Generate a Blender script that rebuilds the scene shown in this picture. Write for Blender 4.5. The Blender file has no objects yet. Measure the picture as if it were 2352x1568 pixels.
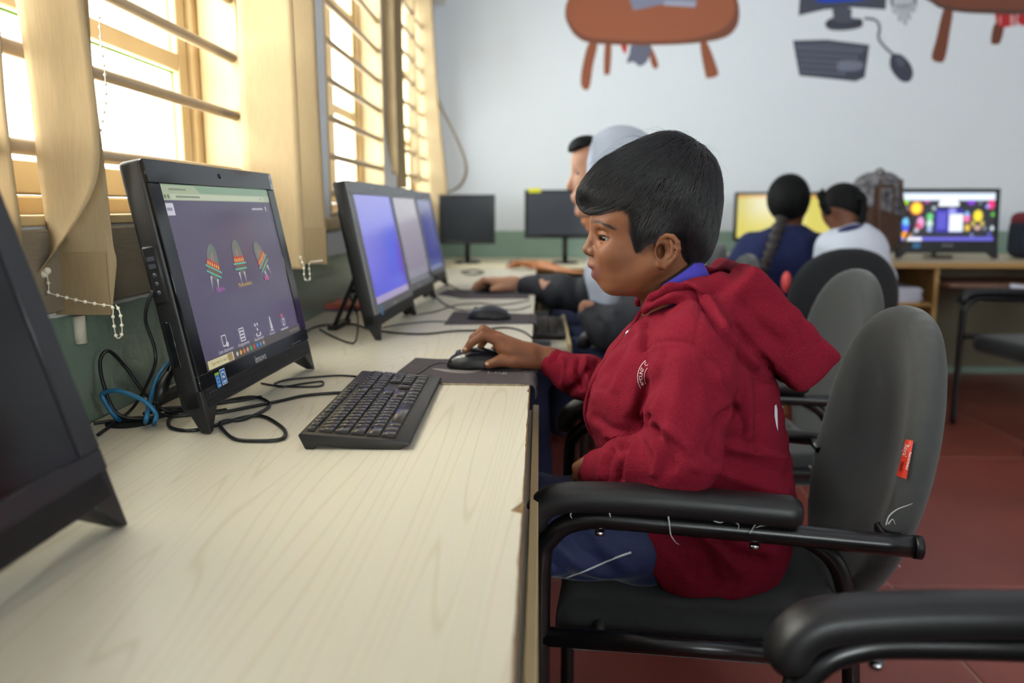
import bpy, bmesh, math, random
import numpy as np
from mathutils import Vector, Matrix
from mathutils.bvhtree import BVHTree

random.seed(7); np.random.seed(7)
SC = bpy.context.scene
COL = SC.collection
PI = math.pi

def lin(c):
    return tuple(((x/255)/12.92 if x/255 <= .04045 else ((x/255+.055)/1.055)**2.4) for x in c)

# ------------------------------------------------------------------ camera
FPX, IW, IH = 1829.0, 2352.0, 1568.0
CAM = np.array([0.0, 0.0, 1.05])
PITCH = math.atan((784-480)/FPX); YAW = math.radians(1.98)
cam_d = bpy.data.cameras.new('camera'); cam_o = bpy.data.objects.new('camera', cam_d); COL.objects.link(cam_o)
cam_d.sensor_width = 36.0; cam_d.lens = 36.0*FPX/IW
cam_o.location = CAM; cam_o.rotation_euler = (PI/2-PITCH, 0, YAW)
cam_d.clip_start = .02; cam_d.clip_end = 200
cam_d.dof.use_dof = True; cam_d.dof.focus_distance = 1.2; cam_d.dof.aperture_fstop = 2.6
SC.camera = cam_o
CF = np.array([-math.sin(YAW)*math.cos(PITCH), math.cos(YAW)*math.cos(PITCH), -math.sin(PITCH)])
CR = np.array([math.cos(YAW), math.sin(YAW), 0]); CU = np.cross(CR, CF)

# ------------------------------------------------------------------ light
wd = bpy.data.worlds.new('overcast_sky'); SC.world = wd; wd.use_nodes = True
bg = wd.node_tree.nodes['Background']
bg.inputs[0].default_value = (0.80, 0.90, 1.0, 1); bg.inputs[1].default_value = 6.5
SC.view_settings.view_transform = 'Standard'; SC.view_settings.look = 'None'
SC.view_settings.gamma = 1.0; SC.view_settings.use_curve_mapping = False
SC.view_settings.exposure = 1.48
SC.cycles.use_denoising = True
SC.cycles.max_bounces = 7; SC.cycles.diffuse_bounces = 3; SC.cycles.glossy_bounces = 3; SC.cycles.transmission_bounces = 4; SC.cycles.transparent_max_bounces = 8
SC.cycles.use_adaptive_sampling = True; SC.cycles.adaptive_threshold = .06; SC.cycles.adaptive_min_samples = 16
SC.cycles.sample_clamp_indirect = 8.0

def portal(loc, sx, sy, rot):
    l = bpy.data.lights.new('window_daylight', 'AREA'); l.shape = 'RECTANGLE'; l.size = sx; l.size_y = sy
    l.cycles.is_portal = True
    o = bpy.data.objects.new('window_daylight', l); COL.objects.link(o); o.location = loc; o.rotation_euler = rot

# ------------------------------------------------------------------ helpers
def ray(px, py): return CF + CR*(px-IW/2)/FPX + CU*(IH/2-py)/FPX
def P(px, py, y):                       # world point at depth plane Y = y
    d = ray(px, py); return CAM + d*((y-CAM[1])/d[1])
def PZ(px, py, z):                      # world point on horizontal plane Z = z
    d = ray(px, py); return CAM + d*((z-CAM[2])/d[2])
def PXX(px, py, x):
    d = ray(px, py); return CAM + d*((x-CAM[0])/d[0])
def proj(V):
    v = np.asarray(V, float)-CAM; z = v@CF
    return np.stack([IW/2+FPX*(v@CR)/z, IH/2-FPX*(v@CU)/z], -1)

def link(name, me, mats=None, parent=None, smooth=False):
    o = bpy.data.objects.new(name, me); COL.objects.link(o)
    if mats is not None:
        for m in (mats if isinstance(mats, (list, tuple)) else [mats]):
            me.materials.append(m)
    if smooth and len(me.polygons): me.shade_smooth()
    if parent is not None: par(o, parent)
    return o
def wm(o):
    m = o.matrix_basis.copy()
    return m if o.parent is None else wm(o.parent) @ o.matrix_parent_inverse @ m
def par(o, p):
    o.parent = p; o.matrix_parent_inverse = wm(p).inverted()
def thing(name, label, cat, loc=(0, 0, 0), rz=0, group=None):
    o = bpy.data.objects.new(name, None); COL.objects.link(o); o.empty_display_size = .05
    o.location = loc; o.rotation_euler = (0, 0, rz)
    return tag(o, label, cat, group)
def tag(o, label=None, cat=None, group=None, kind=None):
    if label: o['label'] = label
    if cat: o['category'] = cat
    if group: o['group'] = group
    if kind: o['kind'] = kind
    return o
def mesh(name, V, Fc):
    me = bpy.data.meshes.new(name); me.from_pydata([tuple(map(float, v)) for v in V], [], [tuple(map(int, f)) for f in Fc]); me.update(); return me
class MB:
    """collects simple solids into one mesh"""
    def __init__(s): s.V = []; s.F = []; s.M = []; s.S = []
    def add(s, V, F, m=0, smooth=False):
        b = len(s.V); s.V += [tuple(map(float, v)) for v in V]
        s.F += [tuple(i+b for i in f) for f in F]; s.M += [m]*len(F); s.S += [smooth]*len(F); return s
    def box(s, lo, hi, m=0, M=None):
        x0, y0, z0 = lo; x1, y1, z1 = hi
        V = [(x0,y0,z0),(x1,y0,z0),(x1,y1,z0),(x0,y1,z0),(x0,y0,z1),(x1,y0,z1),(x1,y1,z1),(x0,y1,z1)]
        if M is not None: V = [tuple(M @ Vector(v)) for v in V]
        return s.add(V, [(0,3,2,1),(4,5,6,7),(0,1,5,4),(1,2,6,5),(2,3,7,6),(3,0,4,7)], m)
    def tube(s, path, r, n=10, m=0, caps=True, squash=1.0, up=None):
        path = [np.array(p, float) for p in path]; k = len(path)
        rs = r if isinstance(r, (list, tuple, np.ndarray)) else [r]*k
        T = []
        for i in range(k):
            t = path[min(i+1, k-1)]-path[max(i-1, 0)]; T.append(t/(np.linalg.norm(t)+1e-12))
        ref = np.array(up if up is not None else ((0, 0, 1) if abs(T[0][2]) < .9 else (0, 1, 0)), float)
        u = ref-T[0]*(ref@T[0]); u /= np.linalg.norm(u)
        V = []
        for i in range(k):
            u = u-T[i]*(u@T[i]); u /= np.linalg.norm(u)+1e-12
            w = np.cross(T[i], u)
            for j in range(n):
                a = 2*PI*j/n; V.append(path[i]+(u*math.cos(a)+w*math.sin(a)*squash)*rs[i])
        F = [(i*n+j, i*n+(j+1) % n, (i+1)*n+(j+1) % n, (i+1)*n+j) for i in range(k-1) for j in range(n)]
        if caps: F += [tuple(range(n-1, -1, -1)), tuple((k-1)*n+j for j in range(n))]
        return s.add(V, F, m, True)
    def loft(s, rings, m=0, caps=True, smooth=True):
        n = len(rings[0]); k = len(rings); V = [p for r in rings for p in r]
        F = [(i*n+j, i*n+(j+1) % n, (i+1)*n+(j+1) % n, (i+1)*n+j) for i in range(k-1) for j in range(n)]
        if caps: F += [tuple(range(n-1, -1, -1)), tuple((k-1)*n+j for j in range(n))]
        return s.add(V, F, m, smooth)
    def prism(s, poly, d, m=0):          # polygon (3-D points), extruded by vector d
        n = len(poly); d = np.array(d, float); A = [np.array(p, float) for p in poly]; B = [p+d for p in A]
        F = [tuple(range(n-1, -1, -1)), tuple(range(n, 2*n))]+[(i, (i+1) % n, n+(i+1) % n, n+i) for i in range(n)]
        return s.add(A+B, F, m)
    def ball(s, c, r, n=10, k=6, m=0, sc=(1, 1, 1)):
        c = np.array(c, float); V = [c+np.array((0, 0, -r*sc[2]))]
        for i in range(1, k):
            f = -PI/2+PI*i/k
            for j in range(n):
                a = 2*PI*j/n; V.append(c+r*np.array((math.cos(f)*math.cos(a)*sc[0], math.cos(f)*math.sin(a)*sc[1], math.sin(f)*sc[2])))
        V.append(c+np.array((0, 0, r*sc[2]))); L = len(V)-1
        F = [(0, 1+(j+1) % n, 1+j) for j in range(n)]
        for i in range(k-2):
            F += [(1+i*n+j, 1+i*n+(j+1) % n, 1+(i+1)*n+(j+1) % n, 1+(i+1)*n+j) for j in range(n)]
        F += [(1+(k-2)*n+j, 1+(k-2)*n+(j+1) % n, L) for j in range(n)]
        return s.add(V, F, m, True)
    def build(s, name, mats, parent=None, bevel=0, seg=2, sub=0):
        me = mesh(name, s.V, s.F)
        me.polygons.foreach_set('material_index', s.M); me.polygons.foreach_set('use_smooth', s.S)
        bm = bmesh.new(); bm.from_mesh(me); bmesh.ops.recalc_face_normals(bm, faces=bm.faces)
        if bevel:
            ed = [e for e in bm.edges if len(e.link_faces) == 2 and e.calc_face_angle(0) > .5]
            bmesh.ops.bevel(bm, geom=ed, offset=bevel, segments=seg, affect='EDGES', profile=.5, clamp_overlap=True)
            for f in bm.faces: f.smooth = True
        bm.to_mesh(me); bm.free()
        o = link(name, me, mats, parent)
        if bevel:
            try: me.set_sharp_from_angle(angle=.7)
            except Exception: pass
        if sub:
            md = o.modifiers.new('sub', 'SUBSURF'); md.levels = sub; md.render_levels = sub
        return o

def spline(pts, k=6, closed=False):      # Catmull-Rom through points
    p = [np.array(q, float) for q in pts]; n = len(p); out = []
    rng = range(n if closed else n-1)
    for i in rng:
        if closed: a, b, c, d = p[i-1], p[i], p[(i+1) % n], p[(i+2) % n]
        else: a, b, c, d = p[max(i-1, 0)], p[i], p[i+1], p[min(i+2, n-1)]
        for j in range(k):
            t = j/k
            out.append(.5*((2*b)+(-a+c)*t+(2*a-5*b+4*c-d)*t*t+(-a+3*b-3*c+d)*t**3))
    if not closed: out.append(p[-1])
    return out

# ---- signed-distance modelling (surface nets)
def smin(a, b, k):
    h = np.clip(.5+.5*(b-a)/k, 0, 1); return b*(1-h)+a*h-k*h*(1-h)
def smax(a, b, k): return -smin(-a, -b, k)
def cap(Q, a, b, ra, rb=None):
    a = np.asarray(a, float); b = np.asarray(b, float); rb = ra if rb is None else rb
    ba = b-a; pa = Q-a; h = np.clip((pa@ba)/(ba@ba+1e-12), 0, 1)
    return np.linalg.norm(pa-h[:, None]*ba, axis=1)-(ra+(rb-ra)*h)
def chain(Q, pts, rs, k=.006):
    d = None
    for i in range(len(pts)-1):
        e = cap(Q, pts[i], pts[i+1], rs[i], rs[i+1]); d = e if d is None else smin(d, e, k)
    return d
def ell(Q, c, r, R=None):
    q = Q-np.asarray(c, float)
    if R is not None: q = q@R
    r = np.asarray(r, float); k0 = np.linalg.norm(q/r, axis=1); k1 = np.linalg.norm(q/(r*r), axis=1)
    return k0*(k0-1)/np.maximum(k1, 1e-9)
def rbox(Q, c, h, rd, R=None):
    q = Q-np.asarray(c, float)
    if R is not None: q = q@R
    d = np.abs(q)-(np.asarray(h, float)-rd)
    return np.linalg.norm(np.maximum(d, 0), axis=1)+np.minimum(d.max(1), 0)-rd
def lofz(Q, z, cx, rx, cy, ry, p=2.2):   # stacked elliptical slices
    z = np.asarray(z, float); o = np.argsort(z); z = z[o]
    g = lambda a: np.interp(Q[:, 2], z, np.asarray(a, float)[o])
    RX, RY = g(rx), g(ry)
    a = np.abs((Q[:, 0]-g(cx))/RX); b = np.abs((Q[:, 1]-g(cy))/RY)
    d = ((a**p+b**p)**(1/p)-1)*np.minimum(RX, RY)
    return np.maximum(d, np.maximum(z[0]-Q[:, 2], Q[:, 2]-z[-1]))
def axis_rot(ax, ay):                    # columns = local axes
    ax = np.array(ax, float); ax /= np.linalg.norm(ax); ay = np.array(ay, float); ay -= ax*(ax@ay); ay /= np.linalg.norm(ay)
    return np.stack([ax, ay, np.cross(ax, ay)], 1)
def inside_poly(x, y, poly):
    poly = np.asarray(poly, float); c = np.zeros(len(x), bool); j = len(poly)-1
    for i in range(len(poly)):
        xi, yi = poly[i]; xj, yj = poly[j]
        c ^= ((yi > y) != (yj > y)) & (x < (xj-xi)*(y-yi)/(yj-yi+1e-12)+xi); j = i
    return c
def seg_dist(x, y, pts):
    d = np.full(len(x), 1e9); pts = np.asarray(pts, float)
    for a, b in zip(pts[:-1], pts[1:]):
        ba = b-a; h = np.clip(((x-a[0])*ba[0]+(y-a[1])*ba[1])/(ba@ba+1e-12), 0, 1)
        d = np.minimum(d, np.hypot(x-a[0]-h*ba[0], y-a[1]-h*ba[1]))
    return d
def nets(f, lo, hi, h, blk=8, margin=2.2):
    lo = np.asarray(lo, float); n = (np.ceil((np.asarray(hi, float)-lo)/h/blk).astype(int))*blk
    G = np.full(n+1, 1.0, np.float32)
    nb = n//blk
    ci = np.stack(np.meshgrid(*[np.arange(k) for k in nb], indexing='ij'), -1).reshape(-1, 3)
    fc = f(lo+(ci*blk+blk/2)*h)
    rad = blk*h*math.sqrt(3)/2*margin
    act = ci[np.abs(fc) < rad]; ins = ci[fc <= -rad]
    for b in ins: G[b[0]*blk:(b[0]+1)*blk+1, b[1]*blk:(b[1]+1)*blk+1, b[2]*blk:(b[2]+1)*blk+1] = -1
    loc = np.stack(np.meshgrid(*[np.arange(blk+1)]*3, indexing='ij'), -1).reshape(-1, 3)
    for s in range(0, len(act), 256):
        a = act[s:s+256]; idx = (a[:, None, :]*blk+loc[None]).reshape(-1, 3)
        v = f(lo+idx*h); G[idx[:, 0], idx[:, 1], idx[:, 2]] = v
    S = G < 0; sh = [k for k in n]
    cnt = np.zeros(sh, np.int8)
    for dx in (0, 1):
        for dy in (0, 1):
            for dz in (0, 1): cnt += S[dx:dx+sh[0], dy:dy+sh[1], dz:dz+sh[2]]
    cell = np.argwhere((cnt > 0) & (cnt < 8)); ID = np.full(sh, -1, np.int32)
    ID[cell[:, 0], cell[:, 1], cell[:, 2]] = np.arange(len(cell))
    acc = np.zeros((len(cell), 3)); w = np.zeros(len(cell))
    cor = [(0,0,0),(1,0,0),(0,1,0),(1,1,0),(0,0,1),(1,0,1),(0,1,1),(1,1,1)]
    for a in range(8):
        for b in range(a+1, 8):
            da = np.array(cor[a]); db = np.array(cor[b])
            if abs(da-db).sum() != 1: continue
            ga = G[tuple((cell+da).T)]; gb = G[tuple((cell+db).T)]; m = (ga < 0) != (gb < 0)
            t = np.where(m, ga/np.where(ga == gb, 1, ga-gb), 0)
            acc += (da+(db-da)*t[:, None])*m[:, None]; w += m
    V = lo+(cell+acc/w[:, None])*h
    F = []
    for ax in range(3):
        u, v = [(1, 2), (2, 0), (0, 1)][ax]
        sl0 = [slice(None)]*3; sl1 = [slice(None)]*3; sl0[ax] = slice(0, -1); sl1[ax] = slice(1, None)
        A = S[tuple(sl0)]; B = S[tuple(sl1)]
        e = np.argwhere(A != B)
        e = e[(e[:, u] > 0) & (e[:, v] > 0) & (e[:, u] < n[u]) & (e[:, v] < n[v])]
        fl = A[tuple(e.T)]
        du = np.zeros(3, int); du[u] = 1; dv = np.zeros(3, int); dv[v] = 1
        q = np.stack([ID[tuple((e-du-dv).T)], ID[tuple((e-dv).T)], ID[tuple(e.T)], ID[tuple((e-du).T)]], 1)
        q[~fl] = q[~fl][:, ::-1]; F.append(q)
    F = np.concatenate(F); F = F[(F >= 0).all(1)]
    return V, F
def relax(V, F, it=2, lam=.5):
    E = np.concatenate([F[:, [0, 1]], F[:, [1, 2]], F[:, [2, 3]], F[:, [3, 0]]])
    deg = np.bincount(E.ravel(), minlength=len(V)).astype(float)
    for _ in range(it):
        A = np.stack([np.bincount(E[:, 0], V[E[:, 1], c], len(V))+np.bincount(E[:, 1], V[E[:, 0], c], len(V)) for c in range(3)], 1)
        V = V+lam*(A/np.maximum(deg, 1)[:, None]-V)
    return V
def vnorm(V, F):
    n = np.cross(V[F[:, 2]]-V[F[:, 0]], V[F[:, 3]]-V[F[:, 1]]); N = np.zeros_like(V)
    for c in range(3):
        for k in range(4): N[:, c] += np.bincount(F[:, k], n[:, c], len(V))
    return N/(np.linalg.norm(N, axis=1)[:, None]+1e-12)
def strokes(V, F, S, facing=True):
    """press folds and seams into the side of a cloth mesh: (image polyline, width px, depth m)"""
    N = vnorm(V, F); uv = proj(V); D = np.zeros(len(V))
    vd = V-CAM; vd /= np.linalg.norm(vd, axis=1)[:, None]
    fac = np.clip(-(N*vd).sum(1)*2.0, 0, 1) if facing else 1
    for pts, w, amp in S:
        pts = np.array(spline([(p[0], p[1], 0) for p in pts], 5))[:, :2]
        lo = pts.min(0)-3*w; hi = pts.max(0)+3*w
        m = (uv[:, 0] > lo[0]) & (uv[:, 0] < hi[0]) & (uv[:, 1] > lo[1]) & (uv[:, 1] < hi[1])
        i = np.where(m)[0]
        if len(i) == 0: continue
        d = seg_dist(uv[i, 0], uv[i, 1], pts); D[i] += amp*np.exp(-(d/w)**2)
    return V+N*(D*fac)[:, None]
def npmesh(name, V, F):
    me = bpy.data.meshes.new(name); V = np.asarray(V, np.float32); F = np.asarray(F, np.int32)
    me.vertices.add(len(V)); me.vertices.foreach_set('co', V.ravel())
    k = F.shape[1]; me.loops.add(F.size); me.loops.foreach_set('vertex_index', F.ravel())
    me.polygons.add(len(F)); me.polygons.foreach_set('loop_start', np.arange(0, F.size, k, dtype=np.int32))
    try: me.polygons.foreach_set('loop_total', np.full(len(F), k, dtype=np.int32))
    except Exception: pass
    me.update(); me.validate(); return me
def sdf(name, f, lo, hi, h, mat, parent=None, it=2, post=None):
    V, F = nets(f, lo, hi, h); V = relax(V, F, it)
    if post: V = post(V, F)
    me = npmesh(name, V, F); me.shade_smooth()
    return link(name, me, mat, parent), V, F
def bvh(V, F): return BVHTree.FromPolygons([Vector(v) for v in V], [tuple(map(int, f)) for f in F])

# ------------------------------------------------------------------ materials
def mat(name, col, rough=.5, metal=0, noise=0, nscale=20, bump=0, bscale=200, spec=.5, sheen=0, coat=0, trans=0, stretch=None, sss=0, col2=None, detail=4):
    m = bpy.data.materials.new(name); m.use_nodes = True; nt = m.node_tree; b = nt.nodes['Principled BSDF']
    c = lin(col); b.inputs['Base Color'].default_value = (*c, 1); b.inputs['Roughness'].default_value = rough
    b.inputs['Metallic'].default_value = metal; b.inputs['Specular IOR Level'].default_value = spec
    if sheen: b.inputs['Sheen Weight'].default_value = sheen; b.inputs['Sheen Roughness'].default_value = .4
    if coat: b.inputs['Coat Weight'].default_value = coat; b.inputs['Coat Roughness'].default_value = .08
    if sss:
        b.inputs['Subsurface Weight'].default_value = sss; b.inputs['Subsurface Radius'].default_value = (.006, .0025, .0012); b.inputs['Subsurface Scale'].default_value = 1.0
    if noise or bump:
        tc = nt.nodes.new('ShaderNodeTexCoord'); mp = nt.nodes.new('ShaderNodeMapping'); nt.links.new(tc.outputs['Object'], mp.inputs[0])
        if stretch: mp.inputs['Scale'].default_value = stretch
    if noise:
        n = nt.nodes.new('ShaderNodeTexNoise'); n.inputs['Scale'].default_value = nscale; n.inputs['Detail'].default_value = detail; nt.links.new(mp.outputs[0], n.inputs['Vector'])
        r = nt.nodes.new('ShaderNodeValToRGB'); r.color_ramp.elements[0].position = .3; r.color_ramp.elements[1].position = .7
        d = lin(col2) if col2 else tuple(x*(1-noise) for x in c)
        r.color_ramp.elements[0].color = (*d, 1)
        r.color_ramp.elements[1].color = (*c, 1) if col2 else (*[min(1, x*(1+noise*.6)) for x in c], 1)
        nt.links.new(n.outputs['Fac'], r.inputs[0]); nt.links.new(r.outputs[0], b.inputs['Base Color'])
    if bump:
        n = nt.nodes.new('ShaderNodeTexNoise'); n.inputs['Scale'].default_value = bscale; n.inputs['Detail'].default_value = 3; nt.links.new(mp.outputs[0], n.inputs['Vector'])
        bp = nt.nodes.new('ShaderNodeBump'); bp.inputs['Strength'].default_value = bump; bp.inputs['Distance'].default_value = .002
        nt.links.new(n.outputs['Fac'], bp.inputs['Height']); nt.links.new(bp.outputs[0], b.inputs['Normal'])
    return m
def emat(name, col, s=1.0, gloss=.15):
    m = bpy.data.materials.new(name); m.use_nodes = True; b = m.node_tree.nodes['Principled BSDF']
    c = lin(col); b.inputs['Base Color'].default_value = (*[x*.06 for x in c], 1); b.inputs['Emission Color'].default_value = (*c, 1)
    b.inputs['Emission Strength'].default_value = s; b.inputs['Roughness'].default_value = gloss; return m
def vmat(name, s=1.0, emit=True, rough=.15):
    m = bpy.data.materials.new(name); m.use_nodes = True; nt = m.node_tree; b = nt.nodes['Principled BSDF']
    a = nt.nodes.new('ShaderNodeVertexColor'); a.layer_name = 'Col'
    b.inputs['Roughness'].default_value = rough
    if emit:
        b.inputs['Base Color'].default_value = (.012, .012, .014, 1)
        nt.links.new(a.outputs[0], b.inputs['Emission Color']); b.inputs['Emission Strength'].default_value = s
    else: nt.links.new(a.outputs[0], b.inputs['Base Color'])
    return m
# ------------------------------------------------------------------ room shell
XW, YB, XR, YF, ZC = -.66, 5.17, 5.6, -2.8, 3.0          # left wall, back wall, right wall, wall behind, ceiling
TH = .22
WIN = [(.62, 1.80), (2.52, 3.42), (3.78, 4.80)]   # window openings along the left wall
ZS, ZT = 1.03, 2.25

def wall_mat(name, white, green, zsplit, bump=.15):
    m = bpy.data.materials.new(name); m.use_nodes = True; nt = m.node_tree; b = nt.nodes['Principled BSDF']
    g = nt.nodes.new('ShaderNodeNewGeometry'); sx = nt.nodes.new('ShaderNodeSeparateXYZ'); nt.links.new(g.outputs['Position'], sx.inputs[0])
    n = nt.nodes.new('ShaderNodeTexNoise'); n.inputs['Scale'].default_value = 9; n.inputs['Detail'].default_value = 5; nt.links.new(g.outputs['Position'], n.inputs['Vector'])
    ma = nt.nodes.new('ShaderNodeMath'); ma.operation = 'MULTIPLY_ADD'; ma.inputs[1].default_value = .012; nt.links.new(n.outputs['Fac'], ma.inputs[0]); nt.links.new(sx.outputs['Z'], ma.inputs[2])
    gt = nt.nodes.new('ShaderNodeMath'); gt.operation = 'GREATER_THAN'; gt.inputs[1].default_value = zsplit+.006; nt.links.new(ma.outputs[0], gt.inputs[0])
    mx = nt.nodes.new('ShaderNodeMix'); mx.data_type = 'RGBA'; nt.links.new(gt.outputs[0], mx.inputs['Factor'])
    mx.inputs['A'].default_value = (*lin(green), 1); mx.inputs['B'].default_value = (*lin(white), 1)
    nt.links.new(mx.outputs['Result'], b.inputs['Base Color'])
    mr = nt.nodes.new('ShaderNodeMapRange'); mr.inputs['To Min'].default_value = .22; mr.inputs['To Max'].default_value = .75; nt.links.new(gt.outputs[0], mr.inputs[0]); nt.links.new(mr.outputs[0], b.inputs['Roughness'])
    n2 = nt.nodes.new('ShaderNodeTexNoise'); n2.inputs['Scale'].default_value = 55; n2.inputs['Detail'].default_value = 4; nt.links.new(g.outputs['Position'], n2.inputs['Vector'])
    bp = nt.nodes.new('ShaderNodeBump'); bp.inputs['Strength'].default_value = bump; bp.inputs['Distance'].default_value = .004
    nt.links.new(n2.outputs['Fac'], bp.inputs['Height']); nt.links.new(bp.outputs[0], b.inputs['Normal'])
    return m
M_WALL = wall_mat('painted_plaster_with_green_dado', (234, 238, 244), (150, 174, 158), .912)
M_WALLL = wall_mat('painted_plaster_left', (232, 233, 236), (132, 152, 138), .905, .35)
M_CREAM = mat('cream_gloss_paint', (210, 182, 134), .38, noise=.12, nscale=6, bump=.1, bscale=60)
M_CREAM2 = mat('cream_gloss_paint_light', (224, 200, 154), .35, noise=.06, nscale=8)
M_BAR = mat('grille_bar_paint', (186, 164, 136), .4, noise=.08, nscale=10)
M_SILL = mat('rough_plaster_ledge', (140, 128, 110), .75, noise=.12, nscale=14, bump=.8, bscale=90, stretch=(1, .15, 1))
M_CEIL = mat('ceiling_paint', (235, 235, 235), .9)
def struct(o): o['kind'] = 'structure'; return o

# floor of large red oxide slabs with pale joints
M_JOINT = mat('pale_joint', (158, 112, 102), .7)
M_RED = mat('red_oxide_floor', (140, 68, 58), .38, noise=.22, nscale=2.2, bump=.08, bscale=40, detail=6)
fl = struct(MB().box((XW-.2, YF-.2, -.12), (XR+.2, YB+.2, -.002)).build('floor', M_JOINT))
SL = 1.2; pn = None
sl_me = None
for i in range(-5, 7):
    for j in range(-6, 7):
        a = math.radians(14)
        if sl_me is None:
            so = MB().box((-SL/2+.004, -SL/2+.004, -.01), (SL/2-.004, SL/2-.004, 0)).build('floor_slab', M_RED, None, .002, 1); sl_me = so.data; COL.objects.unlink(so); bpy.data.objects.remove(so)
        cx = 1.6+(i*SL); cy = 1.55+(j*SL)
        if cx < XW-.6 or cx > XR+.5 or cy < YF-.5 or cy > YB+.5: continue
        o = bpy.data.objects.new('floor_slab', sl_me); COL.objects.link(o); o.location = (cx, cy, 0); par(o, fl)

# left wall with its window openings
w = MB(); w.box((XW-TH, YF-TH, 0), (XW, YB+TH, ZS)); w.box((XW-TH, YF-TH, ZT), (XW, YB+TH, ZC))
ys = [YF-TH]+[v for ab in WIN for v in ab]+[YB+TH]
for a, b_ in zip(ys[::2], ys[1::2]): w.box((XW-TH, a, ZS), (XW, b_, ZT))
struct(w.build('wall_left', M_WALLL))
struct(MB().box((XW-TH, YB, 0), (XR+TH, YB+TH, ZC)).build('wall_back', M_WALL))
struct(MB().box((XR, YF-TH, 0), (XR+TH, YB, ZC)).build('wall_right', M_WALL))
w = MB(); w.box((XW, YF-TH, 0), (XR, YF, .95)); w.box((XW, YF-TH, 2.35), (XR, YF, ZC))
FW_ = [(.5, 1.9), (3.2, 4.6)]
xs = [XW]+[v for ab in FW_ for v in ab]+[XR]
for a, b_ in zip(xs[::2], xs[1::2]): w.box((a, YF-TH, .95), (b_, YF, 2.35))
struct(w.build('wall_front', M_WALL))
struct(MB().box((XW-TH, YF-TH, ZC), (XR+TH, YB+TH, ZC+.12)).build('ceiling', M_CEIL))
for a, b_ in FW_: portal(((a+b_)/2, YF-TH+.01, 1.65), b_-a, 1.4, (PI/2, 0, 0))
struct(MB().box((XW, WIN[0][0]-.06, .912), (XW+.012, 2.34, 1.024)).build('trim_1', M_SILL, None, .003, 1))
for k, (a, b_) in enumerate(WIN[1:]):
    struct(MB().box((XW, a-.06, .985), (XW+.01, b_+.06, 1.024)).build('trim_%d' % (k+2), M_CREAM, None, .003, 1))

# glass
M_GLASS = bpy.data.materials.new('window_glass'); M_GLASS.use_nodes = True
nt = M_GLASS.node_tree; nt.nodes.remove(nt.nodes['Principled BSDF'])
t = nt.nodes.new('ShaderNodeBsdfTransparent'); t.inputs[0].default_value = (.96, .95, .9, 1)
g = nt.nodes.new('ShaderNodeBsdfGlossy'); g.inputs['Roughness'].default_value = .05
ly = nt.nodes.new('ShaderNodeLayerWeight'); ly.inputs[0].default_value = .15
mx = nt.nodes.new('ShaderNodeMixShader'); mx.inputs[0].default_value = .05; nt.links.new(t.outputs[0], mx.inputs[1]); nt.links.new(g.outputs[0], mx.inputs[2])
nt.links.new(mx.outputs[0], nt.nodes['Material Output'].inputs[0])
M_FROST = bpy.data.materials.new('dusty_glass'); M_FROST.use_nodes = True
nt = M_FROST.node_tree; nt.nodes.remove(nt.nodes['Principled BSDF'])
t = nt.nodes.new('ShaderNodeBsdfTransparent'); t.inputs[0].default_value = (.97, .93, .85, 1)
g = nt.nodes.new('ShaderNodeBsdfTranslucent'); g.inputs[0].default_value = (.98, .92, .8, 1)
no = nt.nodes.new('ShaderNodeTexNoise'); no.inputs['Scale'].default_value = 3
mx = nt.nodes.new('ShaderNodeMixShader'); mx.inputs[0].default_value = .35; nt.links.new(t.outputs[0], mx.inputs[1]); nt.links.new(g.outputs[0], mx.inputs[2])
nt.links.new(mx.outputs[0], nt.nodes['Material Output'].inputs[0])
M_PUTTY = mat('green_paint_edge', (120, 190, 95), .5)

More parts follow.
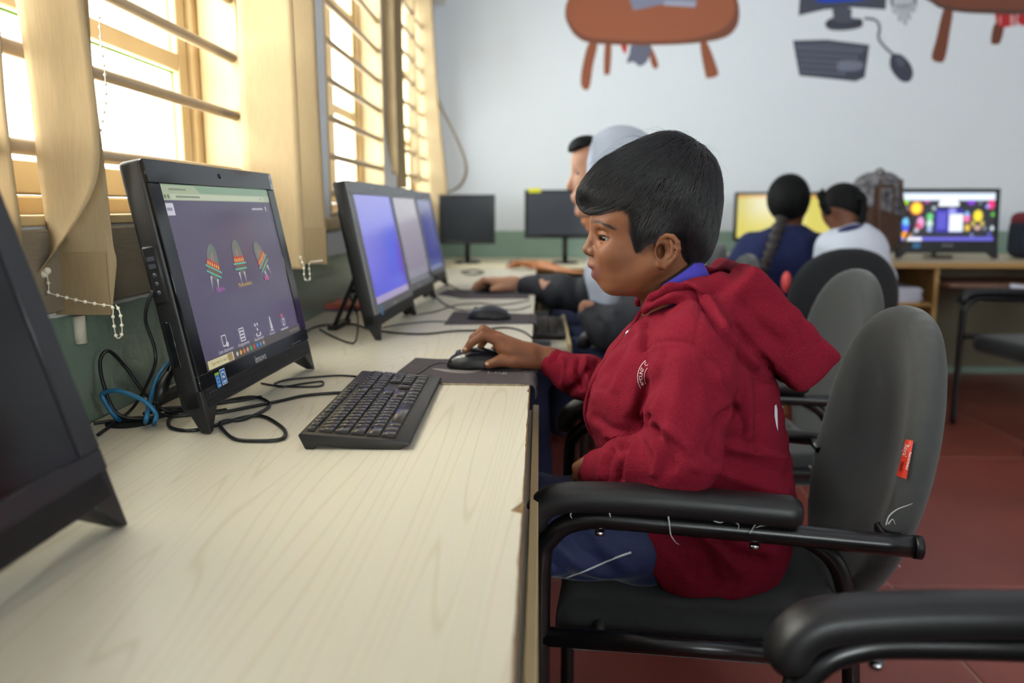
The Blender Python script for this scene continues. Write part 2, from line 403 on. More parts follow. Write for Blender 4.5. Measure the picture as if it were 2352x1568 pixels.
def window(n, a, b_, leaves, rails, bars):
    """cream wooden window: frame, casement leaves with panes, horizontal round grille bars"""
    xf = XW-.085                                            # inner face of the frame
    f = MB(); t = .05
    f.box((xf-.07, a, ZS), (xf, b_, ZS+.04)); f.box((xf-.07, a, ZT-.05), (xf, b_, ZT))
    f.box((xf-.07, a, ZS+.04), (xf, a+.035, ZT-.05)); f.box((xf-.07, b_-.035, ZS+.04), (xf, b_, ZT-.05))
    root = struct(f.build('window_%d' % n, M_CREAM, None, .004, 1))
    w_ = (b_-a-.07)/leaves
    for i in range(leaves):
        y0 = a+.035+i*w_; y1 = y0+w_; m = MB(); s = .045
        m.box((xf-.055, y0+.002, ZS+.042), (xf-.015, y0+s, ZT-.052)); m.box((xf-.055, y1-s, ZS+.042), (xf-.015, y1-.002, ZT-.052))
        zz = [ZS+.042]+rails+[ZT-.052-.05]
        for z in zz: m.box((xf-.055, y0+s, z), (xf-.015, y1-s, z+(.036 if z in rails else .05)))
        lf = m.build('casement_leaf', M_CREAM2, root, .003, 1)
        lo = [ZS+.092]+[z+.036 for z in rails]; hi = rails+[ZT-.102]
        for z0, z1 in zip(lo, hi):
            MB().box((xf-.038, y0+s-.004, z0-.004), (xf-.034, y1-s+.004, z1+.004)).build('pane', M_FROST if n == 1 else M_GLASS, lf)
            if n == 1:
                p = MB(); p.box((xf-.034, y0+s, z1-.003), (xf-.030, y1-s, z1)); p.box((xf-.034, y1-s-.003, z0), (xf-.030, y1-s, z1))
                p.build('glazing_putty', M_PUTTY, lf)
    # jamb lining
    MB().box((xf, b_-.012, ZS), (XW+.004, b_, ZT)).build('jamb_lining', M_CREAM, root, .002, 1)
    MB().box((xf, a, ZS), (XW+.004, a+.012, ZT)).build('jamb_lining', M_CREAM, root, .002, 1)
    MB().box((xf, a, ZS-.002), (XW+.006, b_, ZS+.012)).build('sill_board', M_CREAM, root, .002, 1)
    for z in bars:
        MB().tube([(XW-.012, a+.005, z), (XW-.012, b_-.005, z)], .0105, 12).build('grille_bar', M_BAR, root)
    portal((XW-TH-.02, (a+b_)/2, (ZS+ZT)/2), b_-a, ZT-ZS, (PI/2, 0, -PI/2))
bz = [1.13+.122*i for i in range(9)]
window(1, *WIN[0], 1, [1.335, 1.72], bz)
window(2, *WIN[1], 2, [1.40, 1.78], [1.10+.118*i for i in range(9)])
window(3, *WIN[2], 2, [1.40, 1.78], [1.10+.118*i for i in range(9)])
# windows of the wall behind
for k, (a, b_) in enumerate(FW_):
    f = MB(); y = YF-.12
    f.box((a, y, .95), (b_, y+.05, 1.0)); f.box((a, y, 2.3), (b_, y+.05, 2.35)); f.box((a, y, 1.0), (a+.05, y+.05, 2.3)); f.box((b_-.05, y, 1.0), (b_, y+.05, 2.3)); f.box(((a+b_)/2-.03, y, 1.0), ((a+b_)/2+.03, y+.05, 2.3))
    r = struct(f.build('window_%d' % (4+k), M_CREAM))
    for x0, x1 in ((a+.05, (a+b_)/2-.03), ((a+b_)/2+.03, b_-.05)): MB().box((x0, y+.022, 1.0), (x1, y+.027, 2.3)).build('pane', M_GLASS, r)
# unseen ceiling tubes, added as cool fill light from above
M_TUBE = emat('lit_tube', (190, 215, 255), 5)
M_WHITEMETAL = mat('white_enamel', (225, 225, 225), .4)
for (x, y), lb in (((1.5, 3.2), 'nearest the back wall'), ((1.5, .4), 'over the middle of the room'), ((4.0, 1.6), 'nearest the right wall')):
    r = thing('added_fill_tube', 'added unseen fill tube on a white ceiling batten, '+lb, 'light', (x, y, ZC), 0, 'added ceiling fill tubes')
    MB().box((x-.6, y-.04, ZC-.05), (x+.6, y+.04, ZC-.001)).build('batten', M_WHITEMETAL, r, .004, 1)
    MB().tube([(x-.58, y, ZC-.075), (x+.58, y, ZC-.075)], .014, 10).build('tube', M_TUBE, r)

# ------------------------------------------------------------------ vertical blinds
def cloth_mat(name, col, tr=.5):
    m = bpy.data.materials.new(name); m.use_nodes = True; nt = m.node_tree; b = nt.nodes['Principled BSDF']
    b.inputs['Roughness'].default_value = .85; b.inputs['Specular IOR Level'].default_value = .1
    tc = nt.nodes.new('ShaderNodeTexCoord'); mp = nt.nodes.new('ShaderNodeMapping'); mp.inputs['Scale'].default_value = (520, 520, 30); nt.links.new(tc.outputs['Object'], mp.inputs[0])
    n = nt.nodes.new('ShaderNodeTexNoise'); n.inputs['Scale'].default_value = 1; n.inputs['Detail'].default_value = 4; nt.links.new(mp.outputs[0], n.inputs['Vector'])
    r = nt.nodes.new('ShaderNodeValToRGB'); c = lin(col); r.color_ramp.elements[0].position = .3; r.color_ramp.elements[1].position = .7
    r.color_ramp.elements[0].color = (*[x*.93 for x in c], 1); r.color_ramp.elements[1].color = (*[min(1, x*1.06) for x in c], 1)
    nt.links.new(n.outputs['Fac'], r.inputs[0]); nt.links.new(r.outputs[0], b.inputs['Base Color'])
    ts = nt.nodes.new('ShaderNodeBsdfTranslucent'); nt.links.new(r.outputs[0], ts.inputs[0])
    mx = nt.nodes.new('ShaderNodeMixShader'); mx.inputs[0].default_value = tr
    nt.links.new(b.outputs[0], mx.inputs[1]); nt.links.new(ts.outputs[0], mx.inputs[2]); nt.links.new(mx.outputs[0], nt.nodes['Material Output'].inputs[0])
    return m
M_SLAT = cloth_mat('cream_slat_fabric', (168, 147, 115), .05)
M_HEM = cloth_mat('slat_hem_fabric', (160, 138, 106), .06)
M_BEAD = mat('white_plastic_bead', (235, 228, 210), .35)
M_EDGE = cloth_mat('slat_edge', (246, 232, 196), .3)
def slat(path, root, wid=.127, hem=True, name='slat'):
    """fabric strip: path = list of (centre, half-width direction vector)"""
    V = []; k = len(path); nn = 9
    for c, d in path:
        c = np.array(c, float); d = np.array(d, float)
        for j in range(nn):
            s = -1+2*j/(nn-1); V.append(c+d*s)
    F = [(i*nn+j, i*nn+j+1, (i+1)*nn+j+1, (i+1)*nn+j) for i in range(k-1) for j in range(nn-1)]
    me = mesh(name, V, F); me.shade_smooth()
    o = link(name, me, M_SLAT, root); md = o.modifiers.new('thick', 'SOLIDIFY'); md.thickness = .0012; md.offset = 0
    if hem:
        V2 = []
        for c, d in (path[-2] if False else path[-1],): pass
        (c0, d0) = path[-1]; c0 = np.array(c0, float); d0 = np.array(d0, float); n_ = np.cross(d0, (0, 0, 1)); n_ /= np.linalg.norm(n_)+1e-9
        h = MB(); q = [c0-d0*1.0, c0+d0*1.0]
        h.prism([q[0]+n_*.003+np.array((0,0,.085)), q[1]+n_*.003+np.array((0,0,.085)), q[1]+n_*.003, q[0]+n_*.003], -n_*.006)
        h.build('hem_pocket', M_HEM, o)
    return o
def beads(pts, root, r=.0024, gap=.0125):
    p = spline(pts, 8); b = MB(); L = 0; b.tube(p, .0007, 5)
    nxt = 0
    for a, c in zip(p[:-1], p[1:]):
        l = np.linalg.norm(c-a)
        while nxt <= L+l:
            b.ball(a+(c-a)*((nxt-L)/max(l, 1e-9)), r, 8, 5); nxt += gap
        L += l
    return b.build('bead_chain', M_BEAD, root)
# ------------------------------------------------------------------ desks
def lam_mat(name, c1, c2, rough=.42):
    m = bpy.data.materials.new(name); m.use_nodes = True; nt = m.node_tree; b = nt.nodes['Principled BSDF']
    tc = nt.nodes.new('ShaderNodeTexCoord'); mp = nt.nodes.new('ShaderNodeMapping'); mp.inputs['Scale'].default_value = (1, .05, 1); nt.links.new(tc.outputs['Object'], mp.inputs[0])
    n = nt.nodes.new('ShaderNodeTexNoise'); n.inputs['Scale'].default_value = 5; n.inputs['Detail'].default_value = 2; n.inputs['Distortion'].default_value = .3; nt.links.new(mp.outputs[0], n.inputs['Vector'])
    ma = nt.nodes.new('ShaderNodeMath'); ma.operation = 'MULTIPLY'; ma.inputs[1].default_value = 85; nt.links.new(n.outputs['Fac'], ma.inputs[0])
    fr = nt.nodes.new('ShaderNodeMath'); fr.operation = 'PINGPONG'; fr.inputs[1].default_value = 1; nt.links.new(ma.outputs[0], fr.inputs[0])
    r = nt.nodes.new('ShaderNodeValToRGB'); r.color_ramp.elements[0].position = 0; r.color_ramp.elements[1].position = .22
    r.color_ramp.elements[0].color = (*lin(c2), 1); r.color_ramp.elements[1].color = (*lin(c1), 1); nt.links.new(fr.outputs[0], r.inputs[0])
    n2 = nt.nodes.new('ShaderNodeTexNoise'); n2.inputs['Scale'].default_value = 260; mp2 = nt.nodes.new('ShaderNodeMapping'); mp2.inputs['Scale'].default_value = (1, .03, 1); nt.links.new(tc.outputs['Object'], mp2.inputs[0]); nt.links.new(mp2.outputs[0], n2.inputs['Vector'])
    mx = nt.nodes.new('ShaderNodeMix'); mx.data_type = 'RGBA'; mx.blend_type = 'MULTIPLY'; mx.inputs['Factor'].default_value = .10
    nt.links.new(r.outputs[0], mx.inputs['A']); nt.links.new(n2.outputs['Color'], mx.inputs['B']); nt.links.new(mx.outputs['Result'], b.inputs['Base Color'])
    b.inputs['Roughness'].default_value = rough
    return m
M_LAM = lam_mat('pale_ash_laminate', (211, 203, 184), (199, 189, 166))
M_CORE = mat('particle_board_edge', (138, 104, 66), .8, noise=.35, nscale=120, bump=.4, bscale=300)
M_BOARD = mat('pale_board', (196, 172, 128), .6, noise=.1, nscale=20, stretch=(1, .1, 1))
DZ = .74; DX = -.017
desk = thing('computer_desk', 'long pale ash laminate computer desk running along the window wall', 'desk', (-.33, 1.6, 0))
# worn front edge: chipped outline
def worktop(y0, y1):
    ys = [y0]; 
    while ys[-1] < y1-.02: ys.append(ys[-1]+random.uniform(.006, .03))
    ys[-1] = y1
    ed = []
    for y in ys:
        c = -abs(random.gauss(0, .0006))
        if abs(y-.80) < .012: c = -.012
        if abs(y-1.345) < .008: c = -.004
        ed.append((DX+c, y))
    poly = [(XW, y0)]+ed+[(XW, y1)]
    return poly
poly = worktop(-1.2, 4.22)
MB().prism([(x+(.003 if x == XW else 0), y, DZ-.0012) for x, y in poly], (0, 0, .0012)).build('laminate_top', M_LAM, desk)
MB().box((XW+.003, -1.2, DZ-.025), (DX+.0012, 4.22, DZ-.0013)).build('board_core', M_CORE, desk)
MB().box((XW+.02, -1.2, .30), (XW+.04, 4.2, DZ-.025)).build('modesty_panel', M_BOARD, desk)
for y in (-1.18, -.35, .48, 2.52, 3.32, 4.19): MB().box((XW+.04, y-.009, 0), (DX-.03, y+.009, DZ-.025)).build('side_panel', M_BOARD, desk, .001, 1)
for y in (1.16, 2.015): pass
# cable hole
hz = PZ(300, 970, DZ)
hr = MB(); hr.tube([(hz[0], hz[1], DZ-.002), (hz[0], hz[1], DZ+.0008)], .034, 24); hr.build('cable_hole', mat('hole_dark', (14, 13, 12), .9), desk)
# pull-out keyboard trays
M_RUN = mat('metal_runner', (150, 155, 165), .35, .8)
def tray(y0, y1, xo, lab):
    t = thing('keyboard_tray', lab, 'keyboard tray', ((DX+xo)/2-.2, (y0+y1)/2, .62), 0, 'pull-out keyboard trays')
    MB().box((-.42, y0, .622), (xo, y1, .640)).build('tray_board', M_LAM, t, .001, 1)
    MB().box((xo, y0, .612), (xo+.012, y1, .652)).build('tray_lip', M_BOARD, t, .001, 1)
    for y in (y0-.012, y1): MB().box((-.45, y, .634), (xo-.05, y+.012, .662)).build('runner', M_RUN, t)
    for y in (y0-.024, y1+.012): MB().box((-.45, y, .63), (-.05, y+.012, DZ-.025)).build('runner_bracket', M_BOARD, t)
    return t
tray(.56, 1.60, -.012, 'keyboard tray pushed in under the desk in front of the boy in red')
tray(2.36, 3.02, .085, 'keyboard tray pulled out beside the person in the dark jacket')
# back desk
M_LAM2 = lam_mat('pale_laminate_back', (226, 212, 178), (214, 198, 160))
bd = thing('computer_desk', 'pale laminate desk along the back wall under the dark monitors', 'desk', (.3, 4.7, 0))
MB().box((XW+.003, 4.224, DZ-.025), (.95, YB-.004, DZ)).build('worktop', M_LAM2, bd, .001, 1)
MB().box((XW+.003, 4.216, DZ-.03), (.95, 4.2235, DZ+.0)).build('edge_band', mat('brown_edge_band', (150, 112, 62), .5), bd)
for x in (.93, .0): MB().box((x-.009, 4.25, 0), (x+.009, YB-.02, DZ-.025)).build('side_panel', M_BOARD, bd)
# ------------------------------------------------------------------ text and flat print
def text2d(s, size=1.0, align='CENTER', bold=0):
    cu = bpy.data.curves.new('t', 'FONT'); cu.body = s; cu.size = size; cu.align_x = align; cu.align_y = 'CENTER'; cu.resolution_u = 2; cu.offset = bold
    o = bpy.data.objects.new('t', cu); COL.objects.link(o); dg = bpy.context.evaluated_depsgraph_get()
    me = bpy.data.meshes.new_from_object(o.evaluated_get(dg))
    V = [(v.co.x, v.co.y) for v in me.vertices]; F = [tuple(p.vertices) for p in me.polygons]
    bpy.data.objects.remove(o); bpy.data.curves.remove(cu); bpy.data.meshes.remove(me); return V, F
class Print:
    """flat coloured print: 2-D polygons with colours, layered by a hair"""
    def __init__(s): s.V = []; s.F = []; s.C = []; s.l = 0
    def poly(s, pts, col, faces=None):
        s.l += 1; b = len(s.V); s.V += [(p[0], p[1], s.l) for p in pts]
        for f in (faces or [tuple(range(len(pts)))]): s.F.append(tuple(i+b for i in f)); s.C.append(lin(col))
        return s
    def rect(s, x0, y0, x1, y1, col): return s.poly([(x0, y0), (x1, y0), (x1, y1), (x0, y1)], col)
    def disc(s, x, y, rx, ry, col, n=20, a0=0, a1=2*PI, rot=0):
        c, sn = math.cos(rot), math.sin(rot); pts = []
        for i in range(n):
            a = a0+(a1-a0)*i/(n if abs(a1-a0-2*PI) < 1e-6 else n-1); u, v = rx*math.cos(a), ry*math.sin(a); pts.append((x+u*c-v*sn, y+u*sn+v*c))
        return s.poly(pts, col)
    def text(s, t, x, y, size, col, rot=0, sx=1, align='CENTER'):
        V, F = text2d(t, size, align); c, sn = math.cos(rot), math.sin(rot)
        if not F: return s
        return s.poly([(x+u*sx*c-v*sn, y+u*sx*sn+v*c) for u, v in V], col, F)
    def build(s, name, fn, material, parent=None, dl=.00004):
        me = mesh(name, [fn(u, v, l*dl) for u, v, l in s.V], s.F)
        ca = me.color_attributes.new('Col', 'FLOAT_COLOR', 'CORNER'); d = []
        for p in me.polygons: d += list((*s.C[p.index], 1))*p.loop_total
        ca.data.foreach_set('color', d); return link(name, me, material, parent)

# ------------------------------------------------------------------ all-in-one computers
M_BLK = mat('black_plastic', (22, 22, 24), .42, bump=.1, bscale=900)
M_PIANO = mat('piano_black_bezel', (12, 12, 15), .12, coat=.4)
M_GREYB = mat('dark_grey_bezel', (40, 41, 46), .3)
M_OFF = mat('screen_off', (9, 9, 12), .16)
M_SCR = vmat('lit_screen', .28); M_PRINT = vmat('printed_label', 1, False, .4)
M_CHROME = mat('chrome', (200, 205, 210), .2, 1)
M_WHITEP = mat('white_sticker', (225, 228, 235), .5)
TILT = math.radians(11); SN, CS = math.sin(TILT), math.cos(TILT)
def face(t, s, n=0.): return (-s*SN+n*CS, t, s*CS+n*SN)
HW, S0, S1 = .2275, .034, .384           # half width, body bottom and top along the face
T0, T1, SB, ST = -.195, .195, .084, .351  # screen
FM = Matrix(((0, -SN, CS, 0), (1, 0, 0, 0), (0, CS, SN, 0), (0, 0, 0, 1)))   # (t, s, n) -> local
def allinone(label, loc, rz, screen, group='all-in-one computers on the window desk', bez=None, logo=True, detail=True, sc=1.0, tilt=11):
    global SN, CS, FM
    SN, CS = math.sin(math.radians(tilt)), math.cos(math.radians(tilt)); FM = Matrix(((0, -SN, CS, 0), (1, 0, 0, 0), (0, CS, SN, 0), (0, 0, 0, 1)))
    r = thing('all_in_one_computer', label, 'computer', (0, 0, 0), 0, group); bz = bez or M_PIANO
    b = MB(); b.box((-HW, S0, -.034), (HW, S1, -.001), 0, FM); b.build('casing', M_BLK, r, .006, 3)
    MB().box((-.17, .10, -.055), (.17, .33, -.032), 0, FM).build('back_cover', M_BLK, r, .012, 2)
    f = MB()
    f.box((-HW+.001, ST, -.004), (HW-.001, S1-.001, .002), 0, FM); f.box((-HW+.001, .062, -.004), (HW-.001, SB, .002), 0, FM)
    f.box((-HW+.001, SB, -.004), (T0, ST, .002), 0, FM); f.box((T1, SB, -.004), (HW-.001, ST, .002), 0, FM)
    f.build('bezel', bz, r, .0012, 1)
    g = MB()
    g.box((-HW+.002, S0+.001, -.004), (HW-.002, .0615, -.0005), 0, FM)
    for i in range(9): g.box((-HW+.012, S0+.003+i*.003, -.001), (HW-.012, S0+.0046+i*.003, .0012), 0, FM)
    g.build('speaker_grille', M_BLK, r)
    for sgn in (-1, 1):
        w0, w1 = .020, .009; o = MB(); e = sgn*HW
        A = [face(e, S0+.03, 0), face(e-sgn*w0*2, S0+.002, 0), face(e-sgn*w1, 0.003, 0), face(e, .001, 0)]
        A = [(-s*0+x, y, max(z, .0005)) for (x, y, z), s in zip(A, (0,)*4)]
        B = [face(e, S0+.03, -.034), face(e-sgn*w0*2, S0+.002, -.034), face(e-sgn*w1, .006, -.014), face(e, .004, -.014)]
        B = [(x, y, max(z, .0005)) for x, y, z in B]
        o.loft([A, B], smooth=False); o.build('foot', M_BLK, r, .0015, 1)
    st = MB()
    for t in (-.055, .055):
        st.tube([face(t, .22, -.03), (-.165, t, .006)], .011, 8, squash=.5)
    st.box((-.178, -.07, 0), (-.155, .07, .012)); st.tube([(-.115, -.055, .1), (-.115, .055, .1)], .006, 8)
    st.build('rear_stand', M_BLK, r)
    MB().ball(face(0, .368, .002), .0045, 12, 8, 0, (.5, 1, 1)).build('webcam', M_CHROME if bez else M_PIANO, r)
    if detail:
        p = MB()
        p.box((-HW-.004, .19, -.03), (-HW+.002, .27, -.008), 0, FM); p.build('port_block', M_BLK, r, .003, 1)
        q = MB()
        for s in (.255, .245): q.box((-HW-.0048, s-.006, -.024), (-HW-.0042, s, -.014), 0, FM)
        for s in (.23, .218, .206): q.tube([FM @ Vector((-HW-.0050, s, -.019)), FM @ Vector((-HW-.0042, s, -.019))], .003, 10)
        q.build('side_ports', mat('port_grey', (70, 72, 80), .35), r)
        MB().box((-HW-.003, .10, -.026), (-HW+.002, .165, -.016), 0, FM).build('disc_tray', M_PIANO, r, .001, 1)
    if isinstance(screen, Print): screen.build('screen', lambda u, v, l: face(T0+(T1-T0)*u, SB+(ST-SB)*v, -.0005+l), M_SCR, r, .000015)
    else: MB().box((T0, SB, -.003), (T1, ST, -.0006), 0, FM).build('screen', screen, r)
    if logo:
        fn = lambda u, v, l: face(u, v, .0022+l)
        if detail:
            pr = Print(); pr.rect(-.180, .056, -.166, .078, (36, 120, 200)); pr.rect(-.180, .074, -.166, .078, (150, 190, 60)); pr.disc(-.173, .067, .005, .004, (190, 215, 240)); pr.disc(-.173, .067, .004, .003, (36, 120, 200)); pr.rect(-.177, .058, -.169, .060, (190, 215, 240))
            tag(pr.build('sticker', fn, M_PRINT, r), 'narrow blue sticker with a green corner')
            pr = Print(); pr.rect(-.163, .057, -.146, .080, (235, 240, 248)); pr.rect(-.162, .058, -.147, .079, (22, 108, 200)); pr.disc(-.1545, .0705, .006, .006, (235, 240, 248)); pr.disc(-.1545, .0695, .005, .005, (22, 108, 200)); pr.poly([(-.159, .068), (-.155, .071), (-.150, .067), (-.154, .066)], (235, 240, 248)); pr.rect(-.160, .0595, -.149, .0625, (200, 220, 240))
            tag(pr.build('sticker', fn, M_PRINT, r), 'square blue sticker with a white swirl')
            pr = Print()
            for i in range(3): pr.disc(-.205+i*.009, .055, .0008, .0008, (200, 200, 210))
            o = pr.build('indicator_dots', fn, M_PRINT, r); o['kind'] = 'stuff'
            pr = Print()
            for i in range(5): pr.rect(.135+i*.010, .066, .141+i*.010, .0675, (120, 122, 130))
            o = pr.build('button_marks', fn, M_PRINT, r); o['kind'] = 'stuff'
        else:
            pr = Print(); pr.rect(-.175, .055, -.158, .08, (60, 150, 215)); tag(pr.build('sticker', fn, M_PRINT, r), 'small blue sticker')
        pr = Print()
        pr.text('lenovo', -.012, .070, .017, (205, 207, 212))
        pr.build('maker_name', lambda u, v, l: face(u, v, .0022+l), M_PRINT, r)
    r.location = loc; r.rotation_euler = (0, 0, rz); r.scale = (sc, sc, sc)
    return r
def uvof(px, py, loc, rz):               # image point -> screen uv of a computer standing at loc
    R = Matrix.Rotation(rz, 3, 'Z'); o = np.array(loc); n = np.array(R @ Vector((CS, 0, SN))); ex = np.array(R @ Vector((0, 1, 0))); ey = np.array(R @ Vector((-SN, 0, CS)))
    d = ray(px, py); h = CAM+d*(((o-CAM)@n)/(d@n))-o
    return ((h@ex-T0)/(T1-T0), (h@ey-SB)/(ST-SB))

# the boy's screen
L1, R1 = (-.446, 1.284, DZ), math.radians(-2.3)
S = Print(); BGC = (92, 84, 108)
def U(px, py): return uvof(px, py, L1, R1)
S.rect(0, 0, 1, 1, BGC)
S.rect(0, .955, 1, 1, (138, 168, 140)); S.rect(0, .915, 1, .955, (176, 188, 156)); S.poly([(.0, .955), (.0, .995), (.26, .995), (.30, .955)], (176, 188, 156))
S.rect(.06, .921, .93, .95, (198, 206, 178)); S.rect(.10, .929, .29, .941, (140, 148, 126)); S.rect(.06, .968, .19, .980, (138, 148, 124))
S.disc(.022, .935, .008, .011, (110, 118, 100), 10); S.disc(.045, .935, .008, .011, (110, 118, 100), 10); S.rect(.89, .928, .90, .942, (110, 118, 100))
S.rect(.0, .835, .065, .90, (214, 212, 220)); S.rect(.012, .860, .052, .876, (150, 146, 174))
S.rect(.77, .861, .895, .875, (176, 172, 182)); S.rect(.925, .853, .936, .885, (196, 192, 200))
def ufo(px, py, rot):
    u, v = U(px, py); k = .058; asp = (T1-T0)/(ST-SB)
    c, s_ = math.cos(rot), math.sin(rot)
    def Q(a, b): return (u+(a*c-b*s_)*k, v+(a*s_+b*c)*k*asp)
    el = lambda a, b, ra, rb, a0, a1, n=14: [Q(a+ra*math.cos(a0+(a1-a0)*i/(n-1)), b+rb*math.sin(a0+(a1-a0)*i/(n-1))) for i in range(n)]
    for lx in (-.42, .42):
        for i in range(5): S.poly([Q(lx-.12+.02*i, -.95-.22*i), Q(lx+.12-.02*i, -.95-.22*i), Q(lx+.10-.02*i, -1.17-.22*i), Q(lx-.10+.02*i, -1.17-.22*i)], tuple(int(a+(b-a)*i/5) for a, b in zip((206, 196, 202), BGC)))
    S.poly(el(0, .15, .78, 1.25, 0, PI), (112, 122, 112)); S.poly(el(-.05, .3, .2, .5, 0, 2*PI), (140, 132, 132)); S.poly(el(0, .5, .12, .2, 0, 2*PI), (176, 120, 96))
    S.poly([Q(-.8, .2), Q(.8, .2), Q(.9, -.25), Q(-.9, -.25)], (190, 78, 62))
    for i in range(6): S.poly(el(-.7+.28*i, -.08, .07, .14, 0, 2*PI, 8), (240, 200, 90))
    S.poly([Q(-.95, -.25), Q(.95, -.25), Q(.8, -.75), Q(-.8, -.75)], (124, 92, 84))
    S.poly([Q(-1.1, -.28), Q(1.1, -.28), Q(1.1, -.40), Q(-1.1, -.40)], (94, 186, 160)); S.poly([Q(-1.0, -.66), Q(1.0, -.66), Q(1.0, -.78), Q(-1.0, -.78)], (94, 186, 160))
    S.poly([Q(-.6, -.78), Q(.6, -.78), Q(.1, -1.15), Q(-.1, -1.15)], (104, 112, 106))
ufo(490, 606, -.32); ufo(548, 594, .0); ufo(599, 592, .5)
for t_, x, y, c in (('English', 506, 664, (196, 92, 190)), ('Mathematics', 563, 652, (214, 182, 70))):
    u, v = U(x, y); S.text(t_, u, v, .036, c, 0, .75)
u, v = U(612, 638); S.rect(u-.022, v-.012, u+.022, v+.012, (190, 92, 146))
IC = (206, 202, 208); u, v = U(653, 755); S.rect(u-.045, v-.008, u+.045, v+.008, (180, 176, 184))
for i, (t_, x, y) in enumerate((('Live classroom', 515, 783), ('Assignments', 555, 768), ('Assessment', 590, 756), ('Report', 621, 744), ('', 649, 734))):
    u, v = U(x, y); S.text(t_, *U(x+4, y+21), .030, IC, 0, .72)
    if i == 0: S.rect(u-.022, v-.03, u+.018, v+.035, IC); S.rect(u-.017, v-.022, u+.013, v+.029, BGC); S.disc(u+.016, v-.022, .012, .016, IC, 10)
    elif i == 1:
        S.rect(u-.024, v-.04, u+.024, v+.04, IC)
        for k in range(4): S.rect(u-.018, v-.033+k*.019, u+.018, v-.024+k*.019, BGC)
    elif i == 2:
        for a, b in ((-.015, .03), (.01, .03), (0, 0), (-.02, -.03), (.02, -.03)): S.disc(u+a, v+b, .007, .011, IC, 8)
        S.rect(u-.02, v-.045, u+.02, v-.038, IC)
    elif i == 3: S.poly([(u-.004, v+.05), (u+.004, v+.05), (u+.012, v-.03), (u-.012, v-.03)], IC); S.rect(u-.016, v-.045, u+.016, v-.035, IC)
    else: S.disc(u-.008, v+.03, .010, .016, (208, 110, 120), 10); S.poly([(u-.014, v-.04), (u+.012, v-.04), (u+.016, v+.01), (u-.012, v+.01)], IC); S.rect(u-.008, v-.032, u+.008, v+.002, BGC)
S.rect(0, 0, 1, .052, (88, 82, 78)); S.rect(.015, .003, .235, .05, (214, 204, 160)); S.text('Type here to search', .115, .027, .026, (120, 112, 84), 0, .7); S.rect(.185, .006, .225, .048, (160, 140, 96))
for i, c in enumerate(((196, 190, 180), (222, 170, 70), (214, 120, 60), (200, 150, 150), (70, 170, 90), (200, 60, 60), (70, 130, 210), (60, 150, 210), (190, 140, 120))): S.disc(.27+i*.034, .026, .011, .014, c, 10)
for i in range(5): S.rect(.86+i*.025, .02, .872+i*.025, .032, (150, 144, 130))

def grad_screen(fn, nx=24, ny=16):
    S_ = Print(); 
    for i in range(nx):
        for j in range(ny):
            u, v = (i+.5)/nx, (j+.5)/ny; S_.l = 0; S_.rect(i/nx, j/ny, (i+1)/nx, (j+1)/ny, fn(u, v))
    return S_
def mixc(a, b, t): t = max(0, min(1, t)); return tuple(x+(y-x)*t for x, y in zip(a, b))
def scr2(u, v):
    c = mixc((158, 160, 232), (96, 92, 232), (1-v)*1.1+u*.15); b = math.exp(-((u-.75)**2/.04+(v-.42)**2/.06)); c = mixc(c, (92, 110, 244), b); b2 = math.exp(-((u-1)**2/.02+(v-.3)**2/.05)); c = mixc(c, (120, 72, 200), b2)
    return c if v > .05 else (176, 160, 206)
def scr3(u, v): return mixc((150, 140, 160), (186, 180, 190), v*1.2-.1) if v > .05 else (120, 116, 130)
def scr4(u, v): return mixc((70, 72, 150), (130, 136, 170), (v-.7)*3) if v > .07 else (120, 124, 170)
allinone('black all-in-one computer showing three cartoon rockets on a purple page', L1, R1, S)
ao1 = bpy.data.objects['all_in_one_computer']
pr = Print(); pr.rect(.2125, .352, .2262, .380, (206, 210, 222)); pr.rect(.217, .362, .222, .372, (150, 154, 170)); tag(pr.build('sticker', lambda u, v, l: tuple(Matrix.LocRotScale(Vector(L1), Matrix.Rotation(R1, 3, 'Z').to_quaternion(), None) @ Vector(face(u, v, .0022+l))), M_PRINT, ao1), 'white label on the top corner')
M0 = allinone('black all-in-one computer with a dark screen, nearest of the desk row', (-.405, .508, DZ), math.radians(0), M_OFF, bez=M_GREYB, logo=False, tilt=16.5)
m0sh = MB()
L2, R2 = (-.368, 2.088, DZ), math.radians(-2.1)
allinone('all-in-one computer with edges greyed for window glare and a plain blue violet screen', L2, R2, grad_screen(scr2), bez=mat('window_glare_bezel', (122, 124, 130), .35), detail=False)  # bezel colour paled to carry the window's reflection, also on the next two
allinone('all-in-one computer with a pale lilac screen behind the blue violet one', (-.372, 2.545, DZ), math.radians(-3), grad_screen(scr3), bez=mat('window_glare_bezel_2', (124, 126, 132), .35), detail=False)
allinone('all-in-one computer with a dark blue screen, farthest of the desk row', (-.385, 3.03, DZ), math.radians(-3), grad_screen(scr4), bez=mat('window_glare_bezel_3', (112, 114, 122), .35), detail=False, logo=False)
